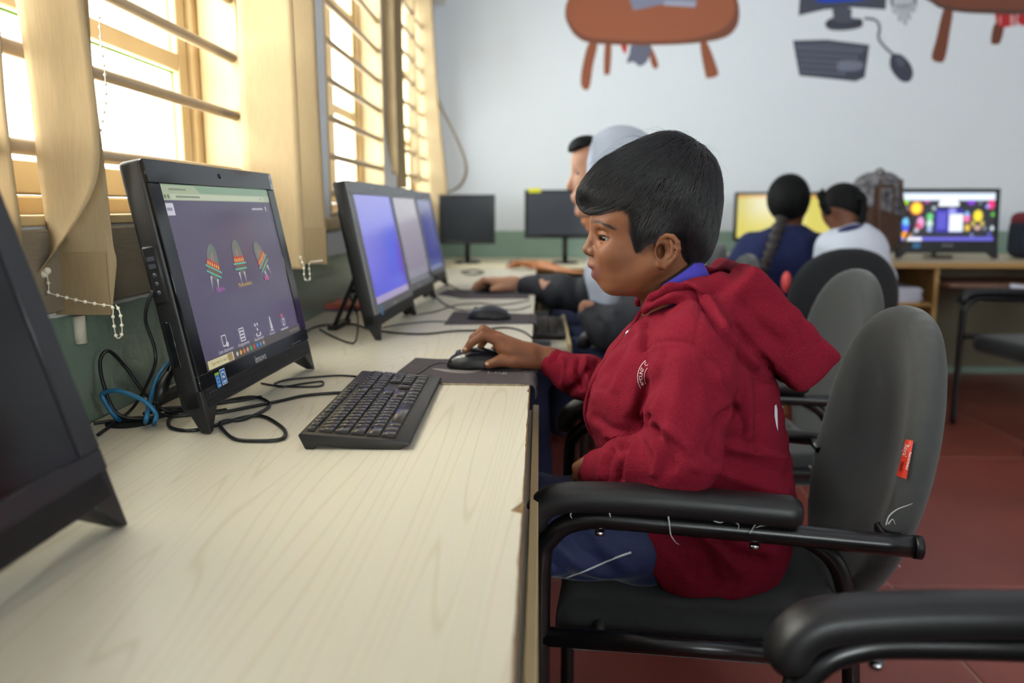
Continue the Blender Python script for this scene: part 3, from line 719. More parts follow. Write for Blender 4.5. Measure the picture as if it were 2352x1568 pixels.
# ------------------------------------------------------------------ keyboard
M_KB = mat('keyboard_case', (30, 28, 28), .38, bump=.1, bscale=700)
M_KEY = mat('keycap', (44, 40, 38), .2)
M_LEG = mat('key_legend', (190, 190, 185), .5)
def keyboard(label, loc, rz, full=True, tilt=4.6, group='keyboards'):
    """long axis local Y (left end at -Y), typist at +X; keys are parts"""
    r = thing('keyboard', label, 'keyboard', (0, 0, 0), 0, group)
    Lh, Wd = .205, .148; tl = math.radians(tilt); zf = .010
    T = Matrix.Translation((0, 0, zf)) @ Matrix.Rotation(tl, 4, 'Y')
    # case: profile across X (front at +X), thicker to the rear, undercut side walls
    pr = [(Wd/2, 0.004), (Wd/2-.004, .007), (-Wd/2+.003, .007), (-Wd/2, .004), (-Wd/2+.010, -.014), (-Wd/2+.022, -.014), (-Wd/2+.026, -.008), (Wd/2-.018, -.008)]
    c = MB(); A = [T @ Vector((x, -Lh, z)) for x, z in pr]; B = [T @ Vector((x, Lh, z)) for x, z in pr]
    c.loft([[tuple(p) for p in A], [tuple(p) for p in B]], smooth=False); c.build('case', M_KB, r, .0018, 2)
    if not full:
        m = MB()
        for k in range(5):
            for j in range(21): m.box((-.045+k*.0185, -.19+j*.0182, .007), (-.029+k*.0185, -.174+j*.0182, .0105), 0, T)
        o = m.build('keys', M_KEY, r, .001, 1); o['kind'] = 'stuff'
        r.location = loc; r.rotation_euler = (0, 0, rz); return r
    u = .0172; py = .0206; y0 = -Lh+.0125
    rows = []
    xs = [-.0405+k*py for k in range(5)]
    N = [1]*13+[2]; Q = [1.5]+[1]*12+[1.5]; A_ = [1.75]+[1]*11+[2.25]; Z = [2.25]+[1]*10+[2.75]; SP = [1.25]*3+[6.25]+[1.25]*4
    leg = ["` 1 2 3 4 5 6 7 8 9 0 - = Back".split(), "Tab Q W E R T Y U I O P [ ] \\".split(), "Caps A S D F G H J K L ; ' Enter".split(), "Shift Z X C V B N M , . / Shift".split(), ["Ctrl", "", "Alt", "", "Alt", "", "", "Ctrl"]]
    keys = []
    for x, row, lg in zip(xs, (N, Q, A_, Z, SP), leg):
        y = y0
        for wd, s in zip(row, lg): keys.append((x, y+wd*u/2, wd*u, py, s)); y += wd*u
    yn = y0+15.25*u
    for x in xs[:2]:
        for k in range(3): keys.append((x, yn+(k+.5)*u, u, py, ''))
    keys.append((xs[3], yn+1.5*u, u, py, ''))
    for k in range(3): keys.append((xs[4], yn+(k+.5)*u, u, py, ''))
    yp = yn+3.25*u
    for i in range(5):
        for k in range(4):
            if k == 3 and i in (2, 4): continue
            if i == 4 and k == 1: continue
            wd = 2*u if (i == 4 and k == 0) else u; hh = 2*py if (k == 3 and i in (1, 3)) else py
            keys.append((xs[i]+(py/2 if hh > py else 0), yp+k*u+wd/2, wd, hh, str((7, 8, 9, 4, 5, 6, 1, 2, 3)[(i-1)*3+k]) if 1 <= i <= 3 and k < 3 else ''))
    xf = -Wd/2+.0135; y = y0
    for k in range(16):
        g = .3*u*((k > 0)+(k > 4)+(k > 8)+(k > 12)); keys.append((xf, y0+(k+.5)*u*.98+g, u*.98, .0115, 'Esc' if k == 0 else ('F%d' % k if k < 13 else '')))
    cache = {}; L = MB()
    for x, y, wd, hh, s in keys:
        kk = (round(wd, 4), round(hh, 4))
        if kk not in cache:
            b = MB(); gx, gy = hh/2-.0011, wd/2-.0009
            lo = [(-gx, -gy, 0), (gx, -gy, 0), (gx, gy, 0), (-gx, gy, 0)]; hi = [(-gx+.0012, -gy+.001, .0036), (gx-.0008, -gy+.001, .0033), (gx-.0008, gy-.001, .0033), (-gx+.0012, gy-.001, .0036)]
            b.loft([lo, hi], smooth=False); o = b.build('key', M_KEY, r, .00035, 1); cache[kk] = o.data
        else:
            o = bpy.data.objects.new('key', cache[kk]); COL.objects.link(o); o.parent = r
        o.matrix_local = T @ Matrix.Translation((x, y, .0072))
        if s:
            V, F = text2d(s, .0052 if len(s) < 3 else .0036)
            q = [tuple(T @ Vector((x-.0028-b_*1, y-wd/2+.0055+a, .01096))) for a, b_ in V]
            L.add(q, F)
    L.build('key_legends', M_LEG, r)
    r.location = loc; r.rotation_euler = (0, 0, rz); return r
kc = (-.245, 1.200, DZ-.0008)
keyboard('dark keyboard lying flat on the desk in front of the boy in red', kc, math.radians(1.2))
keyboard('dark keyboard on the pulled-out tray beside the dark jacket', (.012, 2.70, .6445), 0, False, 2)

# ------------------------------------------------------------------ mice and mats
M_MTOP = mat('mouse_gloss', (26, 27, 36), .16, coat=.5); M_MSIDE = mat('mouse_matte', (14, 14, 15), .45); M_MGREY = mat('mouse_grey', (52, 56, 66), .35)
def mouse(label, loc, rz, top, k=1.0):
    r = thing('computer_mouse', label, 'mouse', (0, 0, 0), 0, 'mice on the desks')
    def f(Q):
        q = Q/k
        d = ell(q, (0.004, 0, .0), (.058, .032, .036)); d = smax(d, -q[:, 2]+.001, .003)
        return smax(d, np.abs(q[:, 1])-.0305-.001*np.sin(q[:, 0]*40), .004)*k
    o, V, F = sdf('shell', f, np.array((-.066, -.04, -.004))*k, np.array((.07, .04, .045))*k, .0022, [top, M_MSIDE], r, 2)
    me = o.data
    for p in me.polygons:
        c = p.center; z = c.z/k; x = c.x/k; y = abs(c.y/k)
        if z < .017+.012*(1-((x-.004)/.058)**2)-.004 and y > .014: p.material_index = 1
    MB().tube([(-.030*k, -.0035*k, .0245*k), (-.030*k, .0035*k, .0245*k)], .0075*k, 14).build('scroll_wheel', M_MGREY, r)
    r.location = loc; r.rotation_euler = (0, 0, rz); return r
mc = (-.124, 1.540, DZ+.002)
mouse('shiny black mouse under the hand of the boy in red', mc, math.radians(4), M_MTOP, 1.1)
m2 = PZ(1120, 735, DZ); mouse('dark blue grey mouse on its own on a mat, nobody holding it', (m2[0], m2[1]+.01, DZ+.002), math.radians(2), M_MGREY, 1.08)
m3 = PZ(1125, 668, DZ); mouse('black mouse under the hand in the dark jacket sleeve', (m3[0], m3[1], DZ+.002), .1, M_MTOP)
m4 = PZ(1185, 612, DZ); mouse('black mouse under the farthest bare hand', (m4[0], m4[1], DZ+.002), .3, M_MTOP)
M_MAT = mat('worn_mat_cloth', (74, 66, 70), .9, noise=.12, nscale=60, bump=.2, bscale=700)
M_FRAY = mat('frayed_edge', (160, 140, 112), .9)
def mousemat(label, pts, drop=0.0, prn=False):
    r = thing('mouse_mat', label, 'mouse mat', (np.mean([p[0] for p in pts]), np.mean([p[1] for p in pts]), DZ), 0, 'mouse mats')
    me = MB().prism([(x, y, DZ+.0002) for x, y in pts], (0, 0, .0016)); me.build('pad', M_MAT, r)
    if drop:
        ys_ = [p[1] for p in pts if p[0] > DX-.012]; a, b = min(ys_), max(ys_); n = 14; rows = []
        for i in range(9):
            t = i/8; row = []
            for j in range(n):
                y = a+(b-a)*j/(n-1); ang = min(1, t*2.2)*PI/2; rr = .010
                x = DX-.011+.011+rr*math.sin(ang)*1.0+.004*math.sin(j*1.3)*t; z = DZ+.0014-rr*(1-math.cos(ang))-max(0, t-.45)*drop*(.7+.3*math.sin(j*.9+2))
                if i == 0: x, z = DX-.012, DZ+.0016
                row.append((x, y+.006*math.sin(j*2.1)*t, z))
            rows.append(row)
        V = [p for q in rows for p in q]; F = [(i*n+j, i*n+j+1, (i+1)*n+j+1, (i+1)*n+j) for i in range(8) for j in range(n-1)]
        m_ = mesh('hanging_edge', V, F); m_.shade_smooth(); o = link('hanging_edge', m_, M_MAT, r); md = o.modifiers.new('t', 'SOLIDIFY'); md.thickness = .0015
    return r
def wavy(a, b, n, amp):
    out = []
    for i in range(n+1):
        t = i/n; out.append((a[0]+(b[0]-a[0])*t, a[1]+(b[1]-a[1])*t+amp*math.sin(i*2.4)*(1 if 0 < i < n else 0)))
    return out
q = [PZ(*p, DZ)[:2] for p in ((1012, 883), (910, 858), (955, 823), (1005, 826), (1215, 824), (1216, 886))]
near = wavy(q[5], q[0], 22, .002)
pts = [q[1], q[2], q[3], (DX-.011, q[3][1])]+[(DX-.011, near[0][1])]+near[1:]
mm = mousemat('worn dark mouse mat with a pale crescent print under the boy\'s mouse', pts, .03)
fr = MB(); fr.tube([(x, y-.0004, DZ+.0015) for x, y in near], .0011, 5); fr.build('frayed_edge', M_FRAY, mm)
pr = Print()
cw = [PZ(*p, DZ)[:2] for p in ((992, 848), (1040, 858), (1085, 858), (1113, 849), (1085, 853), (1040, 851))]
pr.poly([tuple(p) for p in spline([(a[0], a[1], 0) for a in cw], 5, True)], (136, 128, 128)); pr.build('printed_crescent', lambda u, v, l: (u, v, DZ+.0019+l), M_PRINT, mm); pr = Print()
lx = PZ(1142, 857, DZ); pr.text('Log', lx[0], lx[1], .034, (150, 142, 140), 0, .8)
pr.build('printed_word', lambda u, v, l: (u, v, DZ+.0019+l), M_PRINT, mm)
q = [PZ(*p, DZ)[:2] for p in ((1020, 746), (1042, 716), (1222, 722), (1222, 744))]
mousemat('plain dark mouse mat under the mouse nobody holds', [q[0], q[1], (DX-.011, q[2][1]), (DX-.011, q[3][1])], .05)
q = [PZ(*p, DZ)[:2] for p in ((1005, 676), (1030, 665), (1215, 668), (1215, 686), (1060, 686))]
mousemat('dark mouse mat under the hand in the dark jacket sleeve', [tuple(p) for p in q])

# ------------------------------------------------------------------ cables
M_CAB = mat('black_cable', (20, 21, 24), .42); M_BLUE = mat('blue_network_cable', (40, 110, 150), .4); M_WIRE = mat('grey_cable', (70, 72, 74), .45)
def cable(label, pts, r=.0022, m=None, zs=None, k=7, name='cable'):
    W_ = []
    for p in pts:
        if len(p) == 2: W_.append(PZ(p[0], p[1], DZ+r+.0006))
        elif len(p) == 3: W_.append(PZ(p[0], p[1], DZ+r+.0006+p[2]))
        else: W_.append(np.array(p[:3], float))
    o = MB().tube(spline(W_, k), r, 8).build(name, m or M_CAB); tag(o, label, 'cable', 'cables on the window desk'); return o
cable('black keyboard cable looping on the desk before the rocket screen', [(800, 902), (770, 902), (700, 908), (640, 921), (570, 935), (510, 946), (440, 950), (395, 955), (390, 980), (440, 988), (500, 975), (560, 958), (600, 955), (630, 968), (655, 990), (645, 1008), (590, 1012), (535, 1006), (505, 975), (520, 966), (560, 962), (610, 940), (618, 925), (590, 912), (550, 914), (480, 930), (420, 935), (380, 938), (330, 950)], .0026)
cable('thin black cable lying behind the rocket screen foot', [(840, 866), (780, 862), (720, 866), (660, 872), (630, 882), (650, 888), (700, 880), (740, 876), (735, 886), (690, 888), (640, 886), (600, 880)], .0018)
cable('black mouse cable running off the crescent mat', [(1040, 837), (1010, 834), (985, 842), (960, 858), (930, 862), (880, 862), (840, 862)], .0018)
A = np.array
sidep = A(L1)+A((-.075, -.232, .165))
cable('black power lead plugged into the side of the rocket screen', [tuple(P(352, 668, 1.052))+(0,), tuple(P(338, 700, 1.05))+(0,), tuple(P(335, 740, 1.06))+(0,), tuple(P(355, 800, 1.07))+(0,), tuple(P(352, 850, 1.08))+(0,), (310, 930, .01), (270, 965, .0), (225, 998)], .0024)
cable('black cable arching up the green wall beside the rocket screen', [(440, 940), (380, 942, .01), tuple(P(330, 900, 1.15))+(0,), tuple(P(290, 845, 1.15))+(0,), tuple(P(250, 806, 1.13))+(0,), tuple(P(230, 830, 1.12))+(0,), tuple(P(240, 890, 1.11))+(0,), (270, 950, .012), (330, 962), (395, 950)], .0026)
cable('black cable in a flat loop beside the cable hole', [(215, 972), (260, 966), (330, 962), (400, 945), (470, 930), (560, 918), (600, 910)], .0024)
cable('blue network cable looping out of the desk hole', [(300, 972, -.03), (270, 962, .004), tuple(P(240, 920, 1.10))+(0,), tuple(P(238, 902, 1.10))+(0,), tuple(P(275, 898, 1.09))+(0,), tuple(P(330, 920, 1.09))+(0,), tuple(P(358, 950, 1.09))+(0,), (355, 968, .006), (352, 985, -.02)], .0034, M_BLUE)
cable('blue network cable rising behind the rocket screen', [(335, 972, -.03), (335, 965, .01), tuple(P(345, 920, 1.12))+(0,), tuple(P(360, 870, 1.14))+(0,), tuple(P(385, 835, 1.18))+(0,), tuple(P(410, 820, 1.24))+(0,)], .0036, M_BLUE)
o = MB().tube([P(388, 858, 1.13), P(372, 890, 1.11), P(362, 922, 1.10)], [.006, .0095, .006], 10).build('cable_connector', M_CAB); 
tag(o, 'black ribbed cable connector hanging beside the blue network cable', 'connector')
cable('black cable rising from the connector behind the rocket screen', [tuple(P(390, 856, 1.13))+(0,), tuple(P(400, 830, 1.16))+(0,), tuple(P(425, 815, 1.24))+(0,)], .0026)
cable('black lead dropping from the connector to the desk', [tuple(P(362, 922, 1.10))+(0,), (365, 948, .01), (400, 955), (470, 948), (520, 940)], .0026)
# further along
cable('black cable bunch under the blue violet screen', [(690, 770), (720, 752), (760, 745), (815, 745), (850, 756), (920, 765), (980, 766), (1040, 760), (1100, 758), (1160, 752), (1200, 760), (1222, 775)], .0024)
cable('black loop hanging behind the blue violet screen', [(735, 756, .004), (760, 770), (800, 786), (818, 780, .01), tuple(P(822, 730, 2.0))+(0,), tuple(P(812, 700, 2.0))+(0,), tuple(P(800, 672, 2.0))+(0,)], .0022)
cable('thin cable from the lilac screen to the held mouse', [tuple(P(905, 555, 2.62))+(0,), tuple(P(940, 590, 2.66))+(0,), tuple(P(980, 620, 2.72))+(0,), tuple(P(1020, 648, 2.85))+(0,), (1070, 672)], .0022)
cable('grey cable curving across the desk by the spare mouse', [(960, 722), (1000, 715), (1050, 700), (1100, 696), (1150, 700), (1215, 690)], .002, M_WIRE)
cable('grey cable of the spare mouse', [(1075, 728), (1040, 738), (990, 738), (920, 745), (880, 752)], .0018, M_WIRE)
cable('grey cable winding behind the spare mouse', [(985, 655), (1010, 690), (1060, 712), (1120, 706), (1180, 712), (1220, 702)], .0018, M_WIRE)
cable('black cable end beside the far hand', [(1060, 625), (1085, 620), (1110, 624), (1090, 630), (1066, 628)], .004)

bk = thing('book', 'flat orange and blue book on the desk behind the blue violet screen', 'book', (*PZ(800, 712, DZ)[:2], DZ))
b0 = PZ(800, 712, DZ)
MB().box((b0[0]-.10, b0[1]-.02, DZ+.0005), (b0[0]+.045, b0[1]+.16, DZ+.006)).build('pages', mat('blue_book', (70, 80, 130), .6), bk, .001, 1)
MB().box((b0[0]-.102, b0[1]-.022, DZ+.006), (b0[0]+.047, b0[1]+.162, DZ+.018)).build('cover', mat('orange_cover', (196, 96, 70), .5), bk, .001, 1)
# ------------------------------------------------------------------ blinds hung from the rail above the windows
M_RAIL = mat('blind_rail', (225, 220, 210), .4)
def ribbon(rows, y, root, hem=0, bow=.0, twist=0):
    path = []
    for i, (py, lx, rx) in enumerate(rows):
        a = P(lx, py, y); b = P(rx, py, y); a[2] = b[2] = (a[2]+b[2])/2
        tw = np.array((0, twist*max(0, i-len(rows)//2), 0)); path.append(((a+b)/2, (b-a)/2+tw))
    c, d = path[0]; st_ = path[1][0]-path[0][0]; st_ = st_/max(1e-6, -st_[2]); nup = int((2.26-c[2])/.12)
    path = [(c-st_*.12*k, d) for k in range(nup, 0, -1)]+path
    C_ = spline([np.array(c) for c, d in path], 5); D_ = spline([np.array(d) for c, d in path], 5)
    return slat(list(zip(C_, D_)), root, hem=bool(hem))
vb = thing('vertical_blind', 'cream vertical blind with twisted slats at the nearest window', 'blind', (-.6, 1.35, 2.3))
MB().box((-.65, .55, 2.27), (-.56, 2.0, 2.31)).build('head_rail', M_RAIL, vb, .003, 1)
ribbon([(-120, 18, 180), (0, 35, 192), (150, 60, 212), (300, 78, 228), (400, 88, 226), (470, 93, 205), (540, 95, 165), (600, 93, 125), (640, 90, 102)], 1.03, vb, twist=-.006)
ribbon([(150, 130, 212), (330, 130, 234), (450, 130, 248), (560, 122, 260), (600, 113, 268), (660, 114, 263), (722, 118, 257)], 1.06, vb, 1)
ribbon([(-80, -90, -6), (200, -80, 10), (400, -60, 32), (520, -40, 48), (700, -20, 60)], .97, vb)
ribbon([(-120, 528, 664), (0, 543, 672), (200, 550, 682), (400, 562, 692), (560, 570, 698), (618, 573, 701)], 1.70, vb)
ribbon([(-120, 640, 714), (0, 645, 722), (200, 655, 731), (400, 668, 742), (560, 680, 750), (606, 684, 752)], 1.86, vb, 1)
beads([P(108, 628, 1.02), P(112, 660, 1.02), P(112, 672, 1.02), P(140, 680, 1.02), P(190, 692, 1.02), P(235, 700, 1.02), P(258, 705, 1.02), P(260, 735, 1.02), P(268, 775, 1.02), P(280, 765, 1.02), P(276, 720, 1.02), P(266, 700, 1.03)], vb)
beads([P(228, 40, 1.12), P(233, 110, 1.12), P(240, 160, 1.12), P(243, 215, 1.12), P(240, 250, 1.12), P(230, 303, 1.12)], vb)
beads([P(690, 590, 1.69), P(697, 612, 1.69), P(700, 640, 1.69), P(712, 640, 1.70), P(710, 605, 1.72), P(725, 600, 1.76), P(742, 598, 1.84)], vb)
MB().ball(P(100, 628, 1.02), .006, 10, 8).ball(P(108, 622, 1.02), .005, 10, 8).build('chain_clip', M_BEAD, vb)
o = MB().tube([P(180, 726, 1.10), P(186, 788, 1.10)], .0085, 14).build('plastic_pipe', M_BEAD); tag(o, 'short white plastic pipe end on the green wall below the twisted slat', 'pipe')
vb2 = thing('vertical_blind', 'cream vertical blind gathered at the middle window', 'blind', (-.62, 3.5, 2.3))
MB().box((-.65, 2.45, 2.27), (-.57, 3.72, 2.31)).build('head_rail', M_RAIL, vb2, .003, 1)
ribbon([(-60, 862, 903), (150, 872, 908), (300, 885, 912), (400, 902, 915)], 3.46, vb2)
ribbon([(-60, 896, 922), (150, 905, 926), (300, 908, 930), (432, 912, 936)], 3.55, vb2)
vb3 = thing('vertical_blind', 'cream vertical blind gathered at the farthest window, one slat looping over the wall', 'blind', (-.6, 4.7, 2.3))
MB().box((-.65, 3.76, 2.27), (-.57, 5.05, 2.31)).build('head_rail', M_RAIL, vb3, .003, 1)
ribbon([(-60, 950, 990), (150, 962, 1002), (300, 975, 1014), (430, 985, 1028), (545, 990, 1030)], 4.62, vb3)
ribbon([(-60, 926, 950), (200, 938, 958), (420, 948, 968)], 4.3, vb3)
lp = [P(x, y_, 4.74) for x, y_ in ((965, -60), (975, 90), (990, 170), (1010, 240), (1040, 300), (1066, 360), (1070, 400), (1050, 432), (1005, 448))]
C_ = spline(lp, 6); slat([(c, np.array((.004, .045, .0))*(.6+.4*min(1, i/10))) for i, c in enumerate(C_)], vb3, hem=False)
# ------------------------------------------------------------------ visitor chairs (front towards local -X)
M_TUBE_B = mat('black_steel_tube', (16, 16, 18), .28, spec=.6); M_PAD = mat('arm_pad_rubber', (26, 26, 28), .42, bump=.12, bscale=400)
M_FAB = mat('charcoal_fabric', (68, 69, 68), .95, noise=.12, nscale=600, bump=.35, bscale=1100, sheen=.25)
M_FABK = mat('black_fabric', (30, 31, 34), .95, noise=.1, nscale=600, bump=.3, bscale=1000, sheen=.2)
M_SEATF = mat('black_seat_fabric', (36, 37, 38), .95, bump=.35, bscale=1100, sheen=.25)
M_WRAP = bpy.data.materials.new('torn_plastic_wrap'); M_WRAP.use_nodes = True
_b = M_WRAP.node_tree.nodes['Principled BSDF']; _b.inputs['Base Color'].default_value = (.75, .76, .78, 1); _b.inputs['Roughness'].default_value = .2; _b.inputs['Alpha'].default_value = .5
def back_f(Q):
    v = Q[:, 2]-.648; xc = .250+.21*v+.035*(Q[:, 1]/.2)**2*-1+.028*np.cos(v*7.5)
    o = (np.abs(Q[:, 1]/(.226-.080*np.clip(-v/.25, 0, 1)**2))**2.3+np.abs(v/.252)**2.3)**(1/2.3)
    o = (o-1)*.19
    return smax(o, np.abs(Q[:, 0]-xc)-.026, .03)
BK_V, BK_F = nets(back_f, (.14, -.26, .36), (.42, .26, .95), .0085); BK_V = relax(BK_V, BK_F, 3)
def seat_f(Q):
    q = Q.copy(); q[:, 2] += .10*np.maximum(0, -Q[:, 0]-.14)**1.5
    return rbox(q, (-.025, 0, .420), (.225, .212, .042), .036)
ST_V, ST_F = nets(seat_f, (-.27, -.24, .36), (.23, .24, .50), .010); ST_V = relax(ST_V, ST_F, 3)
ME_BACK = npmesh('backrest', BK_V, BK_F); ME_BACK.shade_smooth(); ME_BACK.materials.append(M_FAB)
ME_SEAT = npmesh('seat', ST_V, ST_F); ME_SEAT.shade_smooth(); ME_SEAT.materials.append(M_SEATF)
def chair_proto():
    r = thing('office_chair', 'x', 'chair', (0, 0, 0), 0, 'cushioned visitor chairs with arms')
    link('backrest', ME_BACK, None, r); link('seat', ME_SEAT, None, r)
    for s in (-1, 1):
        y = .262*s
        MB().tube(spline([(-.262, y, 0), (-.262, y, .3), (-.262, y, .54), (-.250, y, .59), (-.205, y, .62), (-.1, y, .622), (.238, y*.97, .606)], 6), .0145, 12).build('arm_rail', M_TUBE_B, r)
        MB().tube([(.236, y*.97, .606), (.246, y*.97, .6055)], .0158, 12).build('end_cap', M_PAD, r)
        MB().tube(spline([(.03, y*.93, .614), (.09, y*.9, .605), (.142, y*.88, .57), (.165, y*.88, .50), (.18, y*.88, .35), (.20, y*.90, 0)], 6), .0125, 10).build('rear_leg', M_TUBE_B, r)
        MB().tube([(-.258, y, .440), (.17, y*.9, .428)], .014, 10).build('side_rail', M_TUBE_B, r)
        pc = spline([(-.272, .598), (-.270, .622), (-.255, .642), (-.225, .652), (-.15, .6555), (-.05, .654), (.05, .650), (.088, .648)], 4)
        rings = []
        for i, c in enumerate(pc):
            t = pc[min(i+1, len(pc)-1)]-pc[max(i-1, 0)]; t = t/np.linalg.norm(t); nn = np.array((-t[1], t[0])); k = len(pc)-1
            e = min(1, .35+.65*math.sin(min(1, i/3)*PI/2))*min(1, .72+.28*min(1, (k-i)/2)); ring = []
            for j in range(16):
                a = 2*PI*j/16; cy = math.copysign(abs(math.cos(a))**.7, math.cos(a)); cz = math.copysign(abs(math.sin(a))**.7, math.sin(a))
                p = c+nn*cz*.0195*e; ring.append((p[0], y+cy*.027*e, p[1]))
            rings.append(ring)
        MB().loft(rings).build('arm_pad', M_PAD, r)
        MB().tube([(-.18, y, .606), (-.18, y, .600)], .007, 10).build('pad_screw', M_CHROME, r); MB().tube([(.03, y, .600), (.03, y, .594)], .007, 10).build('pad_screw', M_CHROME, r)
        MB().box((.205, min(y*.95, y*.70), .598), (.232, max(y*.95, y*.70), .612)).build('back_bracket', M_TUBE_B, r, .003, 1)
    for x in (-.18, .13): MB().tube([(x, -.262 if x < 0 else -.24, .434), (x, .262 if x < 0 else .24, .434)], .010, 8).build('cross_bar', M_TUBE_B, r)
    return r
def copy_tree(o, parent=None):
    c = o.copy(); COL.objects.link(c)
    if parent is not None: c.parent = parent
    for ch in list(o.children): copy_tree(ch, c)
    return c
chairA = chair_proto()
def place(o, lab, x, y, rz, dark=False):
    o.location = (x, y, 0); o.rotation_euler = (0, 0, math.radians(rz)); o['label'] = lab
    if dark:
        for ch in o.children:
            if ch.name.startswith('backrest'): ch.data = ch.data.copy(); ch.data.materials[0] = M_FABK
    return o
CH = [('grey-backed armchair behind the one the boy in red sits on', .53, 2.08, 0, 0),
      ('charcoal armchair, front arm only in view at the bottom right corner', .535, .493, 4, 0),
      ('grey armchair back half hidden beside the red hood', .43, 2.80, -4, 0),
      ('grey armchair back farthest along the window desk', .52, 3.66, -6, 0),
      ('broad black armchair of the person in white, seen from behind', 1.228, 3.50, -90, 1),
      ('black armchair standing empty by the right edge before the shelf table', 2.34, 3.67, 6, 1)]
copies = [copy_tree(chairA) for _ in CH]
place(chairA, 'charcoal armchair with a red sticker that the boy in red sits on', .295, 1.300, -6.6)
for o, (lb, x, y, rz, dk) in zip(copies, CH): place(o, lb, x, y, rz, dk)
bpy.context.view_layer.update()
# red maker's sticker on the edge of the boy's chair back
MA = np.array(chairA.matrix_basis); BKW = BK_V@MA[:3, :3].T+MA[:3, 3]
T_BK = bvh(BKW, BK_F)
def on_surface(tree, px, py, off=.0012):
    d = Vector(ray(px, py)).normalized(); h = tree.ray_cast(Vector(CAM), d)
    if h[0] is None: return None
    return np.array(h[0]-d*off)
def decal(name, tree, polys, parent, material, off=.0015, fallback=None):
    """coloured print laid on a curved surface; polys = Print in image units"""
    V = []; last = fallback
    for u, v, l in polys.V:
        p = on_surface(tree, u, v, off+min(l, 12)*.0007)
        if p is None: p = last if last is not None else P(u, v, 1.2)
        last = p; V.append(p)
    me = mesh(name, V, polys.F); ca = me.color_attributes.new('Col', 'FLOAT_COLOR', 'CORNER'); d = []
    for q in me.polygons: d += list((*polys.C[q.index], 1))*q.loop_total
    ca.data.foreach_set('color', d); return link(name, me, material, parent)
pr = Print(); n = 14
a0, a1, b0, b1 = (2080, 1008), (2098, 1012), (2059, 1092), (2082, 1100)
for i in range(n):
    f = lambda a, b, t: (a[0]+(b[0]-a[0])*t, a[1]+(b[1]-a[1])*t)
    for c in range(4):
        g = lambda t, s: f(f(a0, b0, t), f(a1, b1, t), s)
        pr.l = 0; pr.poly([g(i/n, c/4), g(i/n, (c+1)/4), g((i+1)/n, (c+1)/4), g((i+1)/n, c/4)], (214, 58, 40))
pr.l = 1
ang = math.atan2(84, -20)
def along(s, x, y, size, col, rot, sx=1):
    V, F = text2d(s, size); c, sn = math.cos(rot), math.sin(rot)
    pr.poly([(x+u*sx*c+v*sn, y+u*sx*sn-v*c) for u, v in V], col, F)
along('Royal', 2080, 1034, 14.5, (240, 236, 230), math.radians(104), .9); along('tech', 2071, 1071, 14.5, (30, 20, 20), math.radians(104), .9)
along('9663570463', 2086.5, 1058, 8, (240, 236, 230), math.radians(103), 1.05)
decal('sticker', T_BK, pr, chairA, M_PRINT, .003)
# shreds of packing plastic still caught on the chair
def shred(pts, y, r=.0012):
    return MB().tube(spline([P(a, b, y) for a, b in pts], 4), [r*(1-.7*i/((len(pts)-1)*4)) for i in range((len(pts)-1)*4+1)], 5).build('plastic_shred', M_WRAP, chairA)
for s, y in (((( 1535, 1186), (1538, 1205), (1541, 1228), (1552, 1245), (1560, 1250)), 1.025), (((1640, 1196), (1655, 1200), (1668, 1194)), 1.022), (((1690, 1200), (1697, 1206), (1694, 1218)), 1.022), (((1735, 1204), (1728, 1215), (1722, 1226)), 1.02), (((1762, 1206), (1745, 1208), (1735, 1212)), 1.02), (((1312, 1178), (1310, 1184), (1314, 1190)), 1.04), (((1400, 1178), (1402, 1188)), 1.035),
             (((2035, 1205), (2042, 1185), (2060, 1170), (2085, 1160), (2096, 1156)), 1.045), (((2040, 1203), (2050, 1192), (2056, 1204)), 1.045), (((2052, 1300), (2060, 1290), (2064, 1275), (2070, 1285)), 1.09), (((2056, 1296), (2068, 1300), (2062, 1305)), 1.09)):
    shred(s, y)
# ------------------------------------------------------------------ things along the back wall
M_DKB = mat('monitor_black', (18, 18, 20), .3); M_OFFG = mat('screen_off_grey', (58, 62, 72), .35)
def monitor(label, x0, x1, z0, z1, y, rz, scr, zb=DZ, dep=.04, group='monitors on the back desks', bz=.014):
    w = (x1-x0)/2; r = thing('monitor', label, 'monitor', (0, 0, 0), 0, group); h = z1-z0; b0 = z0-zb
    MB().box((-w, 0, b0), (w, dep, b0+h)).build('casing', M_DKB, r, .006, 2)
    f = MB(); f.box((-w, -.004, b0), (w, .001, b0+.02)); f.box((-w, -.004, b0+h-bz), (w, .001, b0+h)); f.box((-w, -.004, b0+.02), (-w+bz, .001, b0+h-bz)); f.box((w-bz, -.004, b0+.02), (w, .001, b0+h-bz)); f.build('bezel', M_DKB, r, .002, 1)
    if isinstance(scr, Print): scr.build('screen', lambda u, v, l: (-w+bz+(2*w-2*bz)*u, -.0012-l, b0+.02+(h-.02-bz)*v), M_SCR, r, .00002)
    else: MB().box((-w+bz, -.002, b0+.02), (w-bz, .001, b0+h-bz)).build('screen', scr, r)
    MB().tube([(0, .05, .01), (0, .05, b0+.08)], .034, 12, squash=.45).build('stand_neck', M_DKB, r)
    MB().tube([(0, .04, .0005), (0, .04, .012)], [.1, .09], 24, squash=.8).build('stand_base', M_DKB, r)
    r.location = ((x0+x1)/2, y, zb); r.rotation_euler = (0, 0, rz); return r
a = P(1008, 447, 4.62); b = P(1137, 447, 4.62); c = P(1070, 560, 4.62)
monitor('small black switched-off monitor in the corner by the far window', a[0], b[0], c[2]-.0, a[2], 4.62, math.radians(4), mat('screen_off_gloss', (30, 34, 40), .22))
a = P(1205, 436, 4.62); c = P(1240, 547, 4.62)
gm = monitor('wide grey switched-off monitor with a yellow sticker on its top edge', a[0], a[0]+.47, c[2], a[2], 4.62, 0, M_OFFG)
